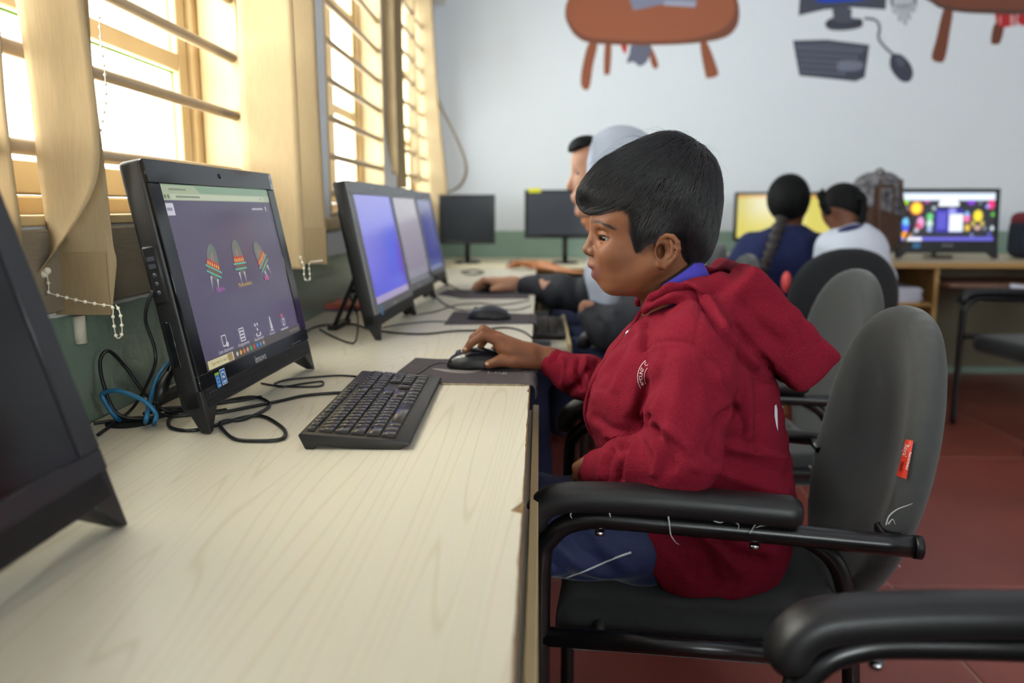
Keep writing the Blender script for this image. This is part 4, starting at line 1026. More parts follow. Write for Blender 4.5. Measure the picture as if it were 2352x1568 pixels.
st = P(1228, 437, 4.61); o = MB().box((st[0]-.035, 4.614, st[2]-.012), (st[0]+.035, 4.6155, st[2]+.012)).build('sticker', mat('yellow_paper', (226, 222, 40), .6), gm); tag(o, 'yellow paper sticker')
# table with shelves at the right
RT = .785; M_OAK = mat('honey_board', (186, 142, 82), .5, noise=.12, nscale=8, stretch=(.15, 1, 1)); M_TOPR = mat('worn_tabletop', (206, 186, 150), .45, noise=.1, nscale=6)
tb = thing('computer_table', 'honey wood computer table with open shelves along the right of the back wall', 'table', (2.0, 4.5, 0))
MB().box((1.02, 4.12, RT-.004), (3.2, 4.95, RT)).build('table_top', M_TOPR, tb); MB().box((1.02, 4.12, RT-.03), (3.2, 4.95, RT-.0042)).build('top_edge', M_OAK, tb, .001, 1)
for x in (1.03, 1.72, 2.05, 3.18): MB().box((x-.012, 4.18, 0), (x+.012, 4.9, RT-.03)).build('side_panel', M_OAK, tb, .001, 1)
for z in (.40, .56): MB().box((1.732, 4.19, z-.009), (2.038, 4.88, z+.009)).build('shelf', M_OAK, tb)
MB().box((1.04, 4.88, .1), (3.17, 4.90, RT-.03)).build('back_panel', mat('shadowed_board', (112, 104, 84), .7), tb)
MB().box((2.07, 4.08, .66), (3.16, 4.5, .678)).build('keyboard_shelf', mat('brown_board', (120, 84, 66), .5), tb, .001, 1)
M_PAPER = mat('white_paper', (214, 212, 226), .8)
for i, (z0, n_) in enumerate(((.569, 7), (.409, 5))):
    ps = thing('paper_stack', 'white stack of paper bundles on the %s shelf of the honey wood table' % ('upper' if i == 0 else 'lower'), 'papers', (1.88, 4.38, z0))
    for k in range(n_): MB().box((1.76+random.uniform(0, .02), 4.21+random.uniform(0, .01), z0+k*.011), (2.0+random.uniform(-.02, .02), 4.55, z0+.0098+k*.011)).build('paper_bundle', M_PAPER, ps)
stl = thing('stool', 'wooden stool under the person in navy', 'stool', (1.16, 3.93, 0))
MB().tube([(1.16, 3.93, .425), (1.16, 3.93, .45)], .16, 28).build('seat', M_OAK, stl)
for a_ in range(4): MB().tube([(1.16+.11*math.cos(a_*PI/2+.8), 3.93+.11*math.sin(a_*PI/2+.8), .426), (1.16+.15*math.cos(a_*PI/2+.8), 3.93+.15*math.sin(a_*PI/2+.8), 0)], .014, 8).build('leg', M_OAK, stl)
for i, (x, dx, lb) in enumerate(((2.36, .12, 'white folded sheet hanging over the brown keyboard shelf'), (2.60, .10, 'smaller white sheet on the brown keyboard shelf near the right edge'))):
    o = MB().prism([(x, 4.074, .682-.02*i), (x+dx, 4.074, .668-.02*i), (x+dx, 4.07, .645-.02*i), (x, 4.07, .66-.02*i)], (0, -.003, 0)).build('paper_sheet', M_PAPER); tag(o, lb, 'paper')
# colourful screen
S3 = Print(); S3.rect(0, 0, 1, 1, (34, 34, 40)); S3.rect(0, .84, 1, 1, (206, 220, 240)); S3.rect(.02, .88, .98, .93, (236, 242, 252))
S3.rect(0, 0, 1, .075, (96, 92, 200)); S3.rect(.02, .0, .22, .07, (232, 232, 242)); S3.disc(.05, .12, .05, .09, (236, 150, 40)); S3.rect(.03, .0, .22, .07, (232, 232, 242))
S3.rect(.36, .17, .66, .66, (40, 36, 150)); S3.rect(.38, .24, .48, .6, (84, 78, 190)); S3.rect(.51, .19, .66, .56, (226, 234, 242)); S3.disc(.50, .78, .11, .09, (236, 240, 246), 20, 0, PI); S3.rect(.39, .72, .61, .79, (236, 240, 246)); S3.disc(.54, .62, .045, .07, (140, 140, 220))
for x, y, rx, ry, c in ((.15, .68, .07, .14, (236, 120, 30)), (.15, .68, .052, .11, (250, 226, 60)), (.05, .33, .05, .14, (70, 90, 230)), (.05, .40, .045, .08, (110, 190, 240)), (.20, .38, .04, .12, (220, 150, 200)), (.18, .30, .03, .07, (200, 70, 110)), (.30, .50, .035, .08, (100, 200, 120)), (.30, .36, .035, .08, (190, 220, 210)), (.30, .24, .03, .06, (150, 170, 220)),
                       (.70, .48, .035, .10, (230, 110, 160)), (.70, .56, .025, .05, (120, 180, 240)), (.71, .27, .03, .07, (220, 180, 60)), (.82, .52, .05, .12, (240, 216, 50)), (.77, .36, .022, .06, (190, 170, 80)), (.87, .36, .022, .06, (190, 170, 80)), (.82, .27, .035, .05, (200, 160, 150)), (.96, .76, .035, .10, (230, 40, 120)), (.92, .72, .02, .05, (150, 150, 230)), (.74, .80, .04, .05, (130, 40, 210)), (.03, .80, .035, .06, (150, 210, 50)), (.04, .66, .025, .05, (150, 150, 160)), (.34, .68, .025, .05, (150, 160, 170)), (.26, .81, .03, .03, (180, 60, 150)), (.98, .55, .02, .05, (90, 170, 60)), (.98, .26, .02, .05, (200, 210, 220)), (.90, .26, .018, .04, (120, 130, 140)), (.76, .12, .02, .04, (110, 120, 160)), (.16, .22, .025, .05, (180, 180, 190)), (.12, .12, .025, .04, (100, 100, 110)), (.84, .79, .018, .04, (110, 115, 130)), (.95, .13, .02, .04, (70, 80, 190))):
    S3.disc(x, y, rx, ry, c, 16)
p0 = P(2073, 434, 4.38); p1 = P(2315, 424, 4.38)
ao = thing('all_in_one_computer', 'black all-in-one computer showing a bright page of colourful planets', 'computer', (0, 0, 0), 0, 'all-in-one computers on the back table')
w_, zt, zb_ = (p1[0]-p0[0])/2, p0[2]+.004-RT, .012
MB().box((-w_, 0, zb_+.02), (w_, .04, zt)).build('casing', M_DKB, ao, .006, 2)
f = MB(); bz_ = .02; sb = .085
f.box((-w_, -.004, zb_+.02), (w_, .001, zb_+sb)); f.box((-w_, -.004, zt-.022), (w_, .001, zt)); f.box((-w_, -.004, zb_+sb), (-w_+bz_, .001, zt-.022)); f.box((w_-bz_-.006, -.004, zb_+sb), (w_, .001, zt-.022)); f.build('bezel', M_DKB, ao, .002, 1)
S3.build('screen', lambda u, v, l: (-w_+bz_+(2*w_-2*bz_-.006)*u, -.0012-l, zb_+sb+(zt-.022-zb_-sb)*v), vmat('lit_screen_bright', .46), ao, .00002)
pr = Print(); pr.rect(-.19, zb_+.045, -.15, zb_+.075, (60, 130, 190)); tag(pr.build('sticker', lambda u, v, l: (u, -.0045-l, v), M_PRINT, ao), 'blue sticker'); pr = Print(); pr.text('lenovo', 0, zb_+.06, .022, (190, 190, 195)); pr.build('maker_name', lambda u, v, l: (u, -.0045-l, v), M_PRINT, ao)
for s in (-1, 1): MB().prism([(s*w_, -.003, zb_+.05), (s*(w_-.05), -.003, zb_+.02), (s*(w_-.012), -.012, 0.001), (s*w_, -.012, .001)], (0, .03, 0)).build('foot', M_DKB, ao)
MB().box((-.05, .03, 0), (.05, .15, .02)).tube([(0, .03, .25), (0, .14, .01)], .012, 8).build('rear_stand', M_DKB, ao)
ao.location = ((p0[0]+p1[0])/2, 4.40, RT); ao.rotation_euler = (math.radians(-4), 0, math.radians(3))
a = P(1690, 441, 4.6)
ym = monitor('wide monitor with a glowing yellow screen behind the person in navy', a[0], a[0]+.56, .87, a[2], 4.6, 0, grad_screen(lambda u, v: mixc((250, 236, 120), (250, 240, 190), math.exp(-((u-.25)**2/.05+(v-.75)**2/.12))) if v < .93 else (238, 190, 110), 16, 12), RT)
# backpack between the person in white and the colourful screen
bp = thing('backpack', 'brown and black backpack with pale mesh patches beside the planets screen', 'bag', (*P(2015, 590, 4.22)[:2], RT))
M_BRN = mat('brown_bag_cloth', (84, 58, 44), .85, noise=.15, nscale=40); M_BKG = mat('bag_black_mesh', (44, 42, 46), .8, noise=.4, nscale=28, col2=(150, 146, 150)); M_STR = mat('bag_strap', (92, 62, 44), .8)
bc = P(2010, 495, 4.24)
def bp_f(Q): 
    q = Q-bc; w = .105+.012*np.cos(q[:, 2]*7)
    return smax(rbox(q, (0, 0, 0), (.115, .10, .215), .09), -.2-q[:, 2], .01)
sdf('bag_body', bp_f, bc-.26, bc+.26, .011, M_BRN, bp, 2)
def bp2(Q):
    q = Q-bc; d = np.abs(rbox(q, (0, 0, 0), (.119, .104, .219), .09))-.004
    return np.maximum(d, np.maximum(.02-q[:, 2]-.3*q[:, 0], q[:, 1]-.06))
sdf('mesh_panel', bp2, bc-.26, bc+.26, .009, M_BKG, bp, 2)
for o_ in (-.03, .075): MB().tube(spline([bc+np.array((o_, -.108, .18)), bc+np.array((o_*1.1, -.116, .08)), bc+np.array((o_*1.5+.02, -.116, -.05)), bc+np.array((o_*1.2, -.11, -.17))], 5), .012, 8, squash=.4).build('strap', M_STR, bp)
MB().tube(spline([bc+np.array((-.03, -.02, .212)), bc+np.array((0, -.02, .235)), bc+np.array((.03, -.02, .212))], 5), .006, 8).build('carry_loop', M_STR, bp)
# bag at the right edge
bg_ = thing('school_bag', 'navy school bag with a maroon top at the right edge of the back table', 'bag', (2.78, 4.45, RT))
c0 = P(2360, 545, 4.45)
sdf('bag_body', lambda Q: rbox(Q, (c0[0]+.06, 4.45, RT+.11), (.13, .10, .11), .05), (c0[0]-.12, 4.3, RT-.02), (c0[0]+.26, 4.6, RT+.3), .012, mat('navy_bag_cloth', (34, 40, 58), .8), bg_, 2)
sdf('bag_top', lambda Q: rbox(Q, (c0[0]+.06, 4.45, RT+.205), (.125, .095, .045), .04), (c0[0]-.12, 4.3, RT+.1), (c0[0]+.26, 4.6, RT+.3), .012, mat('maroon_bag_cloth', (128, 36, 52), .8), bg_, 2)
# ------------------------------------------------------------------ wall painting
M_MUR = vmat('wall_paint_picture', 1, False, .8)
wb = bpy.data.objects['wall_back']
def mural(name, label, draw, lay=0):
    m = Print(); draw(m)
    o = m.build(name, lambda u, v, l: tuple(P(u, v, YB)+np.array((0, -.0012-lay*.0004-l, 0))), M_MUR, wb, .00004); tag(o, label); return o
def smooth_poly(m, pts, col): m.poly([(p[0], p[1]) for p in spline([(a, b, 0) for a, b in pts], 5, True)], col)
def table1(m):
    B = (156, 90, 64); Dk = (128, 78, 60)
    for q in (((1352, 100), (1372, 100), (1362, 150), (1354, 200), (1342, 206), (1334, 190), (1338, 150)), ((1390, 100), (1404, 100), (1401, 165), (1394, 171), (1387, 165)), ((1490, 100), (1502, 120), (1512, 150), (1503, 158), (1494, 140)), ((1608, 96), (1624, 98), (1648, 160), (1647, 174), (1630, 179), (1620, 172))): smooth_poly(m, q, B)
    smooth_poly(m, ((1426, 104), (1440, 104), (1436, 124)), (200, 52, 44)); smooth_poly(m, ((1452, 104), (1494, 104), (1488, 138), (1470, 152), (1455, 142), (1440, 144), (1446, 122)), (112, 114, 132))
    smooth_poly(m, ((1298, 30), (1304, 55), (1325, 85), (1365, 100), (1480, 104), (1590, 100), (1660, 88), (1690, 65), (1698, 30), (1690, -10), (1660, -40), (1480, -60), (1330, -40), (1304, 0)), Dk)
    smooth_poly(m, ((1300, 26), (1308, 50), (1330, 76), (1370, 88), (1480, 94), (1580, 90), (1650, 72), (1680, 45), (1688, 15), (1680, -15), (1650, -42), (1480, -62), (1332, -42), (1306, -2)), (166, 96, 68))
    m.poly([(1442, -10), (1455, 24), (1520, 10), (1598, 16), (1600, -12)], (140, 142, 166)); m.poly([(1526, 2), (1600, 4), (1596, 17), (1524, 12)], (170, 174, 196))
mural('painted_table', 'painted brown round table on the wall, left of the painted computer', table1)
def pcomp(m):
    G = (78, 80, 94)
    m.poly([(1838, -30), (2036, -30), (2034, 22), (1960, 17), (1894, 22), (1834, 36)], G); m.poly([(1872, -30), (1990, -30), (1988, 0), (1950, 4), (1900, 7), (1873, 4)], (32, 74, 190))
    smooth_poly(m, ((1914, 20), (1954, 20), (1956, 40), (1978, 44), (1978, 62), (1940, 70), (1905, 68), (1895, 55), (1904, 44), (1914, 38)), (84, 86, 100)); smooth_poly(m, ((1900, 48), (1940, 54), (1978, 46), (1976, 58), (1938, 64), (1900, 60)), (64, 66, 78))
mural('painted_monitor', 'painted grey monitor with a blue screen on the wall', pcomp)
def pkb(m):
    m.poly([(1821, 93), (1900, 91), (1997, 103), (1986, 178), (1965, 187), (1900, 180), (1836, 174)], (74, 76, 90))
    m.poly([(1826, 100), (1900, 97), (1990, 108), (1988, 118), (1900, 110), (1828, 110)], (92, 95, 110))
    for i in range(5):
        for j in range(13-i):
            x = 1832+i*2+j*11.6; y = 106+i*13.5+j*.7
            if x > 1985-i*3: continue
            smooth_poly(m, ((x, y), (x+8, y+.5), (x+8, y+8), (x, y+8)), (104, 107, 124))
    smooth_poly(m, ((1930, 140), (1978, 142), (1976, 160), (1925, 162)), (124, 128, 146))
mural('painted_keyboard', 'painted dark grey keyboard on the wall', pkb)
def pmouse(m):
    pts = spline([(1985, 42, 0), (2010, 46, 0), (2020, 62, 0), (2018, 88, 0), (2034, 110, 0), (2055, 128, 0)], 8)
    for a, b in zip(pts[:-1], pts[1:]):
        d = b-a; n_ = np.array((-d[1], d[0], 0)); n_ = n_/(np.linalg.norm(n_)+1e-9)*3; m.l = 0; m.poly([tuple((a+n_)[:2]), tuple((b+n_)[:2]), tuple((b-n_)[:2]), tuple((a-n_)[:2])], (96, 108, 108))
    smooth_poly(m, ((2048, 126), (2070, 126), (2090, 146), (2097, 168), (2090, 186), (2074, 188), (2058, 176), (2044, 152)), (70, 72, 86)); smooth_poly(m, ((2056, 132), (2070, 132), (2078, 148), (2064, 152)), (92, 96, 112))
mural('painted_mouse', 'painted grey mouse with a curly cord on the wall', pmouse)
def phand(m):
    for q in (((2048, -6), (2100, -10), (2102, 20), (2075, 20), (2050, 18)), ((2050, 12), (2060, 12), (2058, 30), (2050, 28)), ((2062, 14), (2071, 14), (2070, 46), (2063, 44)), ((2073, 14), (2082, 14), (2082, 54), (2075, 50)), ((2084, 12), (2092, 12), (2091, 42), (2085, 40)), ((2094, 8), (2103, 6), (2102, 24), (2095, 26))):
        smooth_poly(m, q, (128, 132, 146)); c = np.mean(q, 0); m.l += 1; smooth_poly(m, [tuple(c+(np.array(p)-c)*.78) for p in q], (204, 207, 216))
mural('painted_hand', 'painted outline of a pale hand on the wall', phand)
def table2(m):
    B = (128, 72, 52)
    smooth_poly(m, ((2168, 20), (2188, 20), (2182, 70), (2170, 135), (2155, 143), (2140, 132), (2150, 90)), B); smooth_poly(m, ((2284, 55), (2306, 55), (2298, 96), (2286, 102), (2276, 96)), (120, 68, 52))
    m.poly([(2284, 26), (2340, 26), (2344, 56), (2300, 64), (2288, 54)], (196, 44, 48)); smooth_poly(m, ((2338, 28), (2352, 36), (2346, 60), (2334, 54)), (222, 210, 212)); smooth_poly(m, ((2340, 34), (2360, 36), (2360, 60), (2338, 52)), (196, 44, 48)); m.rect(2320, 34, 2329, 58, (222, 160, 160)); m.rect(2295, 36, 2299, 56, (222, 160, 160))
    smooth_poly(m, ((2135, -20), (2145, 10), (2180, 24), (2250, 31), (2380, 28), (2400, -30)), (96, 66, 60)); smooth_poly(m, ((2137, -22), (2150, 4), (2190, 16), (2260, 21), (2380, 18), (2400, -32)), (130, 76, 56))
mural('painted_table', 'painted brown table with red papers at the top right of the wall', table2)
# ------------------------------------------------------------------ the boy in red
def skin_mat(name, col, dark):
    m = bpy.data.materials.new(name); m.use_nodes = True; nt = m.node_tree; b = nt.nodes['Principled BSDF']
    tc = nt.nodes.new('ShaderNodeTexCoord'); n = nt.nodes.new('ShaderNodeTexNoise'); n.inputs['Scale'].default_value = 22; n.inputs['Detail'].default_value = 4; nt.links.new(tc.outputs['Object'], n.inputs['Vector'])
    r = nt.nodes.new('ShaderNodeValToRGB'); r.color_ramp.elements[0].position = .3; r.color_ramp.elements[1].position = .75
    r.color_ramp.elements[0].color = (*lin(dark), 1); r.color_ramp.elements[1].color = (*lin(col), 1); nt.links.new(n.outputs['Fac'], r.inputs[0])
    nt.links.new(r.outputs[0], b.inputs['Base Color']); b.inputs['Roughness'].default_value = .58; b.inputs['Specular IOR Level'].default_value = .4
    b.inputs['Subsurface Weight'].default_value = .25; b.inputs['Subsurface Radius'].default_value = (.006, .002, .001); b.inputs['Subsurface Scale'].default_value = .6
    n2 = nt.nodes.new('ShaderNodeTexNoise'); n2.inputs['Scale'].default_value = 900; nt.links.new(tc.outputs['Object'], n2.inputs['Vector'])
    bp = nt.nodes.new('ShaderNodeBump'); bp.inputs['Strength'].default_value = .12; bp.inputs['Distance'].default_value = .0008; nt.links.new(n2.outputs['Fac'], bp.inputs['Height']); nt.links.new(bp.outputs[0], b.inputs['Normal'])
    return m
M_SKIN = skin_mat('brown_skin', (132, 83, 54), (116, 71, 46)); M_SKIN2 = skin_mat('brown_skin_window_lit', (196, 146, 116), (178, 128, 100)); M_SKIN3 = skin_mat('tan_skin', (196, 128, 84), (178, 112, 72)); M_SKIN4 = skin_mat('deep_brown_skin', (120, 76, 54), (106, 66, 46))  # hooded person's skin has the window light mixed into its colour
M_HAIR = mat('black_hair', (46, 44, 48), .28, spec=.9); M_HAIRC = mat('black_hair_under', (12, 11, 11), .7, spec=.2)
M_RED_H = mat('maroon_fleece', (128, 25, 44), .95, noise=.16, nscale=320, bump=.7, bscale=420, spec=.15)
M_RIB = mat('maroon_rib', (120, 18, 38), .95, spec=.15)
M_NAVY = mat('navy_track_cloth', (38, 48, 92), .7, noise=.15, nscale=30, bump=.2, bscale=700, sheen=.2)
M_COLL = mat('violet_blue_collar', (76, 66, 186), .8, bump=.2, bscale=900)
M_WHITEC = mat('white_piping', (214, 214, 220), .6)

boy = thing('person', 'boy in a maroon hooded jacket sitting in profile, one hand on a mouse', 'person', (.25, 1.31, 0))
YM = 1.30
def H(px, py, off=0.): return P(px, py, YM+off)
def both(Q, fn):                          # evaluate a feature on the near side and on its mirror image
    q = Q.copy(); q[:, 1] = YM-np.abs(Q[:, 1]-YM); return fn(q)
def head_f(Q):
    q = Q.copy(); q[:, 1] = YM-np.abs(Q[:, 1]-YM)
    d = ell(q, H(1508, 455), (.088, .072, .090))
    d = smin(d, ell(q, H(1425, 500), (.047, .060, .046)), .02)
    d = smin(d, ell(q, H(1436, 566), (.051, .056, .060)), .018)
    d = smin(d, ell(q, H(1500, 560), (.058, .064, .062)), .02)
    d = smin(d, ell(q, H(1446, 617), (.050, .051, .042)), .018)
    d = smin(d, ell(q, H(1402, 613), (.0300, .034, .034)), .014)
    d = smin(d, cap(q, H(1403, 655), H(1406, 655, -.012), .0135), .012)
    d = smin(d, cap(q, H(1512, 605, -.052), H(1420, 650, -.020), .017, .014), .018)
    d = smin(d, ell(q, H(1455, 645), (.040, .040, .021)), .012)
    d = smin(d, cap(q, H(1532, 610), H(1548, 745), .046, .052), .016)
    # brow, cheek, nose
    d = smin(d, cap(q, H(1371, 512, -.010), H(1392, 517, -.040), .0085, .008), .010)
    d = smin(d, ell(q, H(1413, 582, -.036), (.026, .017, .022)), .014)
    d = smin(d, cap(q, H(1370, 522), H(1354, 566), .0075, .0085), .008)
    d = smin(d, ell(q, H(1352, 573), (.0098, .0095, .0088)), .005)
    d = smin(d, ell(q, H(1364, 579, -.0105), (.0105, .0068, .0082)), .003)
    d = smax(d, -cap(q, H(1378, 570, -.021), H(1379, 587, -.021), .0022, .0026), .004)
    d = smax(d, -cap(q, H(1355, 586, -.006), H(1361, 588, -.008), .0026, .003), .003)
    d = smin(d, cap(q, H(1362, 592), H(1360, 605), .006, .007), .006)
    # eye socket and lids
    d = smax(d, -ell(q, H(1378, 545, -.034), (.016, .013, .0115)), .010)
    e = H(1396, 545.5, -.029); eb = np.linalg.norm(q-e, axis=1)
    rel = q-e
    lid = np.maximum(eb-.0133, -.0020-eb+.0119)
    up = rel[:, 2]-(.0036+.35*np.minimum(0, rel[:, 0]+.010)*-1*.0+.20*(rel[:, 0]+.010)*-1); lo_ = -.0044-rel[:, 2]
    opening = np.maximum(np.maximum(up, lo_), rel[:, 0]-.0010)
    lid = smax(eb-.0134, -opening, .0012)
    d = smin(d, lid, .0045)
    d = smax(d, -np.maximum(opening, eb-.0160), .0010)
    d = smin(d, cap(q, H(1380, 535, -.024), H(1404, 538, -.040), .0030, .0030), .005)
    # lips
    d = smin(d, ell(q, H(1366, 608), (.0105, .019, .0062)), .005)
    d = smin(d, ell(q, H(1372, 631), (.0098, .017, .0066)), .005)
    d = smax(d, -cap(q, H(1352, 619.5), H(1385, 622, -.020), .0026, .0010), .002)
    d = smax(d, -cap(q, H(1350, 620), H(1358, 620, -.006), .0030, .0022), .002)
    # ear
    E_ = lambda a, b, o: H(a, b, o)
    hx = [(1507, 582, -.066), (1509, 560, -.070), (1516, 547, -.074), (1530, 540.5, -.079), (1546, 543, -.083), (1557, 556, -.085), (1559, 572, -.084), (1553, 589, -.081), (1541, 602, -.077), (1527, 611, -.073), (1515, 607, -.069)]
    ear = ell(q, E_(1532, 576, -.072), (.0195, .0055, .0275), axis_rot((1, .28, 0), (-.28, 1, 0)))
    ear = smin(ear, chain(q, [E_(*p) for p in hx], [.003]*2+[.0038]*7+[.0055, .005], .002), .003)
    ear = smin(ear, chain(q, [E_(1540, 551, -.079), E_(1546, 568, -.081), E_(1541, 585, -.079), E_(1527, 596, -.075)], [.003, .0035, .0035, .003], .002), .002)
    ear = smax(ear, -ell(q, E_(1523, 578, -.083), (.0112, .0115, .0140)), .003)
    ear = smin(ear, cap(q, E_(1508, 573, -.070), E_(1510, 584, -.071), .0038, .0035), .003)
    d = smin(d, ear, .004)
    d = smax(d, -ell(q, E_(1517, 577, -.070), (.0065, .012, .0105)), .003)
    return d
hlo, hhi = H(1325, 760)-np.array((.01, .105, 0)), H(1655, 310)+np.array((.01, .105, .012))
HV, HF = nets(head_f, hlo, hhi, .0017, margin=1.9); HV = relax(HV, HF, 2)
# right hand on the mouse and its forearm
def hand_r(Q):
    W_ = lambda a, b, y: P(a, b, y)
    wr = W_(1262, 826, 1.532)
    d = chain(Q, [W_(1400, 890, 1.50), W_(1320, 853, 1.522), wr, W_(1225, 815, 1.533)], [.034, .028, .0232, .0225], .01)
    for (mx, my, mz, mr) in ((1148, 784, 1.516, .0118), (1146, 776, 1.531, .0118), (1155, 781, 1.547, .0112), (1168, 792, 1.561, .0102)):
        d = smin(d, cap(Q, W_(1225, 817, (1.533+mz)/2), W_(mx, my, mz), .0190, mr), .010)
    fs = [[(1148, 784, 1.516), (1108, 771, 1.512), (1082, 788, 1.511), (1069, 804, 1.511)], [(1146, 776, 1.531), (1111, 757, 1.532), (1087, 776, 1.533), (1075, 799, 1.533)],
          [(1155, 781, 1.547), (1126, 768, 1.551), (1108, 786, 1.554), (1100, 806, 1.555)], [(1168, 792, 1.561), (1148, 788, 1.567), (1135, 802, 1.571), (1128, 815, 1.573)]]
    for i, f in enumerate(fs):
        k = (1, 1.02, .97, .86)[i]; d = smin(d, chain(Q, [W_(*p) for p in f], [.0108*k, .0088*k, .0078*k, .0066*k], .003), .004)
    d = smin(d, chain(Q, [W_(1215, 812, 1.520), W_(1172, 806, 1.512), W_(1150, 800, 1.512)], [.018, .014, .011], .006), .010)
    d = smin(d, chain(Q, [W_(1228, 830, 1.520), W_(1180, 831, 1.505), W_(1145, 829, 1.502), W_(1122, 837, 1.501)], [.015, .0118, .0100, .0085], .004), .007)
    return d
a, b = P(1050, 905, 1.47), P(1420, 740, 1.62)
RV, RF = nets(hand_r, (a[0]-.01, 1.46, a[2]-.03), (b[0]+.02, 1.60, b[2]+.01), .0018); RV = relax(RV, RF, 2)
def hand_l(Q):
    W_ = lambda a, b, y: P(a, b, y)
    d = chain(Q, [W_(1470, 1078, 1.14), W_(1385, 1078, 1.195), W_(1358, 1080, 1.215)], [.030, .022, .021], .01)
    for i, dy in enumerate((0, .017, .033, .047)):
        d = smin(d, chain(Q, [W_(1352, 1074+i*3, 1.20+dy), W_(1330, 1074+i*3, 1.205+dy), W_(1326, 1092+i*2, 1.208+dy), W_(1342, 1098+i*2, 1.21+dy)], [.0105, .0095, .0085, .0075], .003), .004)
    d = smin(d, chain(Q, [W_(1365, 1066, 1.20), W_(1342, 1064, 1.200), W_(1325, 1074, 1.204)], [.011, .0095, .008], .003), .005)
    return d
a, b = P(1300, 1150, 1.2), P(1480, 1020, 1.2)
LV, LF = nets(hand_l, (a[0]-.01, 1.10, a[2]-.01), (b[0]+.02, 1.29, b[2]+.01), .0024); LV = relax(LV, LF, 2)
off = [0, len(HV), len(HV)+len(RV)]
# trunk and legs under the clothes, so the figure is whole
def trunk(Q):
    d = chain(Q, [H(1548, 745), (.27, 1.30, .72), (.30, 1.30, .56)], [.052, .085, .085], .03)
    for s in (-1, 1):
        y = YM+s*.10
        d = smin(d, chain(Q, [(.28, y, .525), (-.03, y, .515), (-.06, y+.0, .12), (-.14, y, .05)], [.045, .040, .032, .028], .02), .02)
    d = smin(d, chain(Q, [H(1590, 770, -.12), P(1572, 1045, 1.085), P(1470, 1078, 1.14)], [.036, .032, .028], .01), .02)
    d = smin(d, chain(Q, [H(1570, 790, .12), P(1470, 925, 1.47), P(1400, 890, 1.50)], [.036, .032, .030], .01), .02)
    return d
TV, TF = nets(trunk, (-.20, 1.02, 0), (.45, 1.56, .93), .007); TV = relax(TV, TF, 2)
BV = np.concatenate([HV, RV, LV, TV]); BF = np.concatenate([HF, RF+len(HV), LF+len(HV)+len(RV), TF+len(HV)+len(RV)+len(LV)])
me = npmesh('body', BV, BF); me.shade_smooth(); body = link('body', me, M_SKIN, boy)
T_HEAD = bvh(HV, HF)
# eyes
M_EYEW = mat('eye_white', (150, 138, 126), .12); M_IRIS = mat('dark_iris', (28, 18, 14), .08)
for s in (-1, 1):
    e = H(1396, 545.5, 0); e[1] = YM+s*.029
    o = MB().ball(e, .0118, 20, 14).build('eye', M_EYEW, boy)
    d = np.array((-.86, s*.42, -.12)); d /= np.linalg.norm(d)
    MB().ball(e+d*.0052, .0073, 16, 12).build('iris', M_IRIS, o)
tee = MB().box(H(1364, 622.5)-np.array((.0, .008, .002)), H(1364, 622.5)+np.array((.004, .008, .002))).build('teeth', mat('tooth_white', (226, 220, 208), .25), boy, .0012, 2)
# finger nails
for px, py, y in ((1068, 801, 1.5045), (1119, 836, 1.4925)):
    MB().ball(P(px, py, y), .0042, 10, 6, 0, (1, .35, .8)).build('finger_nail', mat('nail', (196, 150, 124), .35), boy)
# lips: a soft tint stored on the skin
uvh = proj(HV); wl = np.zeros(len(BV), np.float32)
for poly_ in ([(1345, 612), (1352, 606), (1366, 607), (1386, 619), (1370, 619), (1352, 619)], [(1350, 621), (1372, 621), (1386, 622), (1376, 634), (1364, 639), (1354, 636)]):
    q_ = np.array(poly_+poly_[:1], float); sd = seg_dist(uvh[:, 0], uvh[:, 1], q_); sd = np.where(inside_poly(uvh[:, 0], uvh[:, 1], poly_), sd, -sd)
    wl[:len(HV)] = np.maximum(wl[:len(HV)], np.clip(.4+sd/5, 0, 1))
ca = me.color_attributes.new('lip', 'FLOAT_COLOR', 'POINT'); ca.data.foreach_set('color', np.repeat(wl, 4))
nt = M_SKIN.node_tree; va = nt.nodes.new('ShaderNodeVertexColor'); va.layer_name = 'lip'; mxl = nt.nodes.new('ShaderNodeMix'); mxl.data_type = 'RGBA'
bs = nt.nodes['Principled BSDF']; src = bs.inputs['Base Color'].links[0].from_socket
nt.links.new(va.outputs[0], mxl.inputs['Factor']); nt.links.new(src, mxl.inputs['A']); mxl.inputs['B'].default_value = (*lin((112, 66, 58)), 1); nt.links.new(mxl.outputs['Result'], bs.inputs['Base Color'])

# ---- hair
cut = np.array([H(x, y, -.062)[[0, 2]] for x, y in ((1280, 489), (1352, 488), (1377, 489), (1398, 494), (1424, 499), (1440, 512), (1450, 530), (1457, 556), (1464, 596), (1473, 572), (1484, 557), (1508, 548), (1520, 537), (1540, 533), (1556, 541), (1566, 562), (1564, 590), (1560, 614), (1582, 612), (1600, 600), (1625, 600), (1640, 720), (1280, 720))])
def hair_f(Q):
    q = Q.copy(); q[:, 1] = YM-np.abs(Q[:, 1]-YM)
    d = ell(q, H(1532, 441), (.0825, .082, .0915))
    d = smin(d, ell(q, H(1448, 436), (.0690, .070, .0600)), .03)
    d = smin(d, ell(q, H(1376, 453), (.0315, .050, .0255)), .025)
    d = smin(d, ell(q, H(1582, 515), (.0420, .064, .072)), .02)
    d = smin(d, ell(q, H(1486, 528), (.050, .0760, .061)), .02)
    s = seg_dist(q[:, 0], q[:, 2], np.vstack([cut, cut[:1]])); s = np.where(inside_poly(q[:, 0], q[:, 2], cut), -s, s)
    return smax(d, -s, .005)
hv, hf = nets(hair_f, H(1310, 640)-np.array((.01, .1, 0)), H(1670, 290)+np.array((.01, .1, .012)),   .0026, margin=2.0); hv = relax(hv, hf, 3)
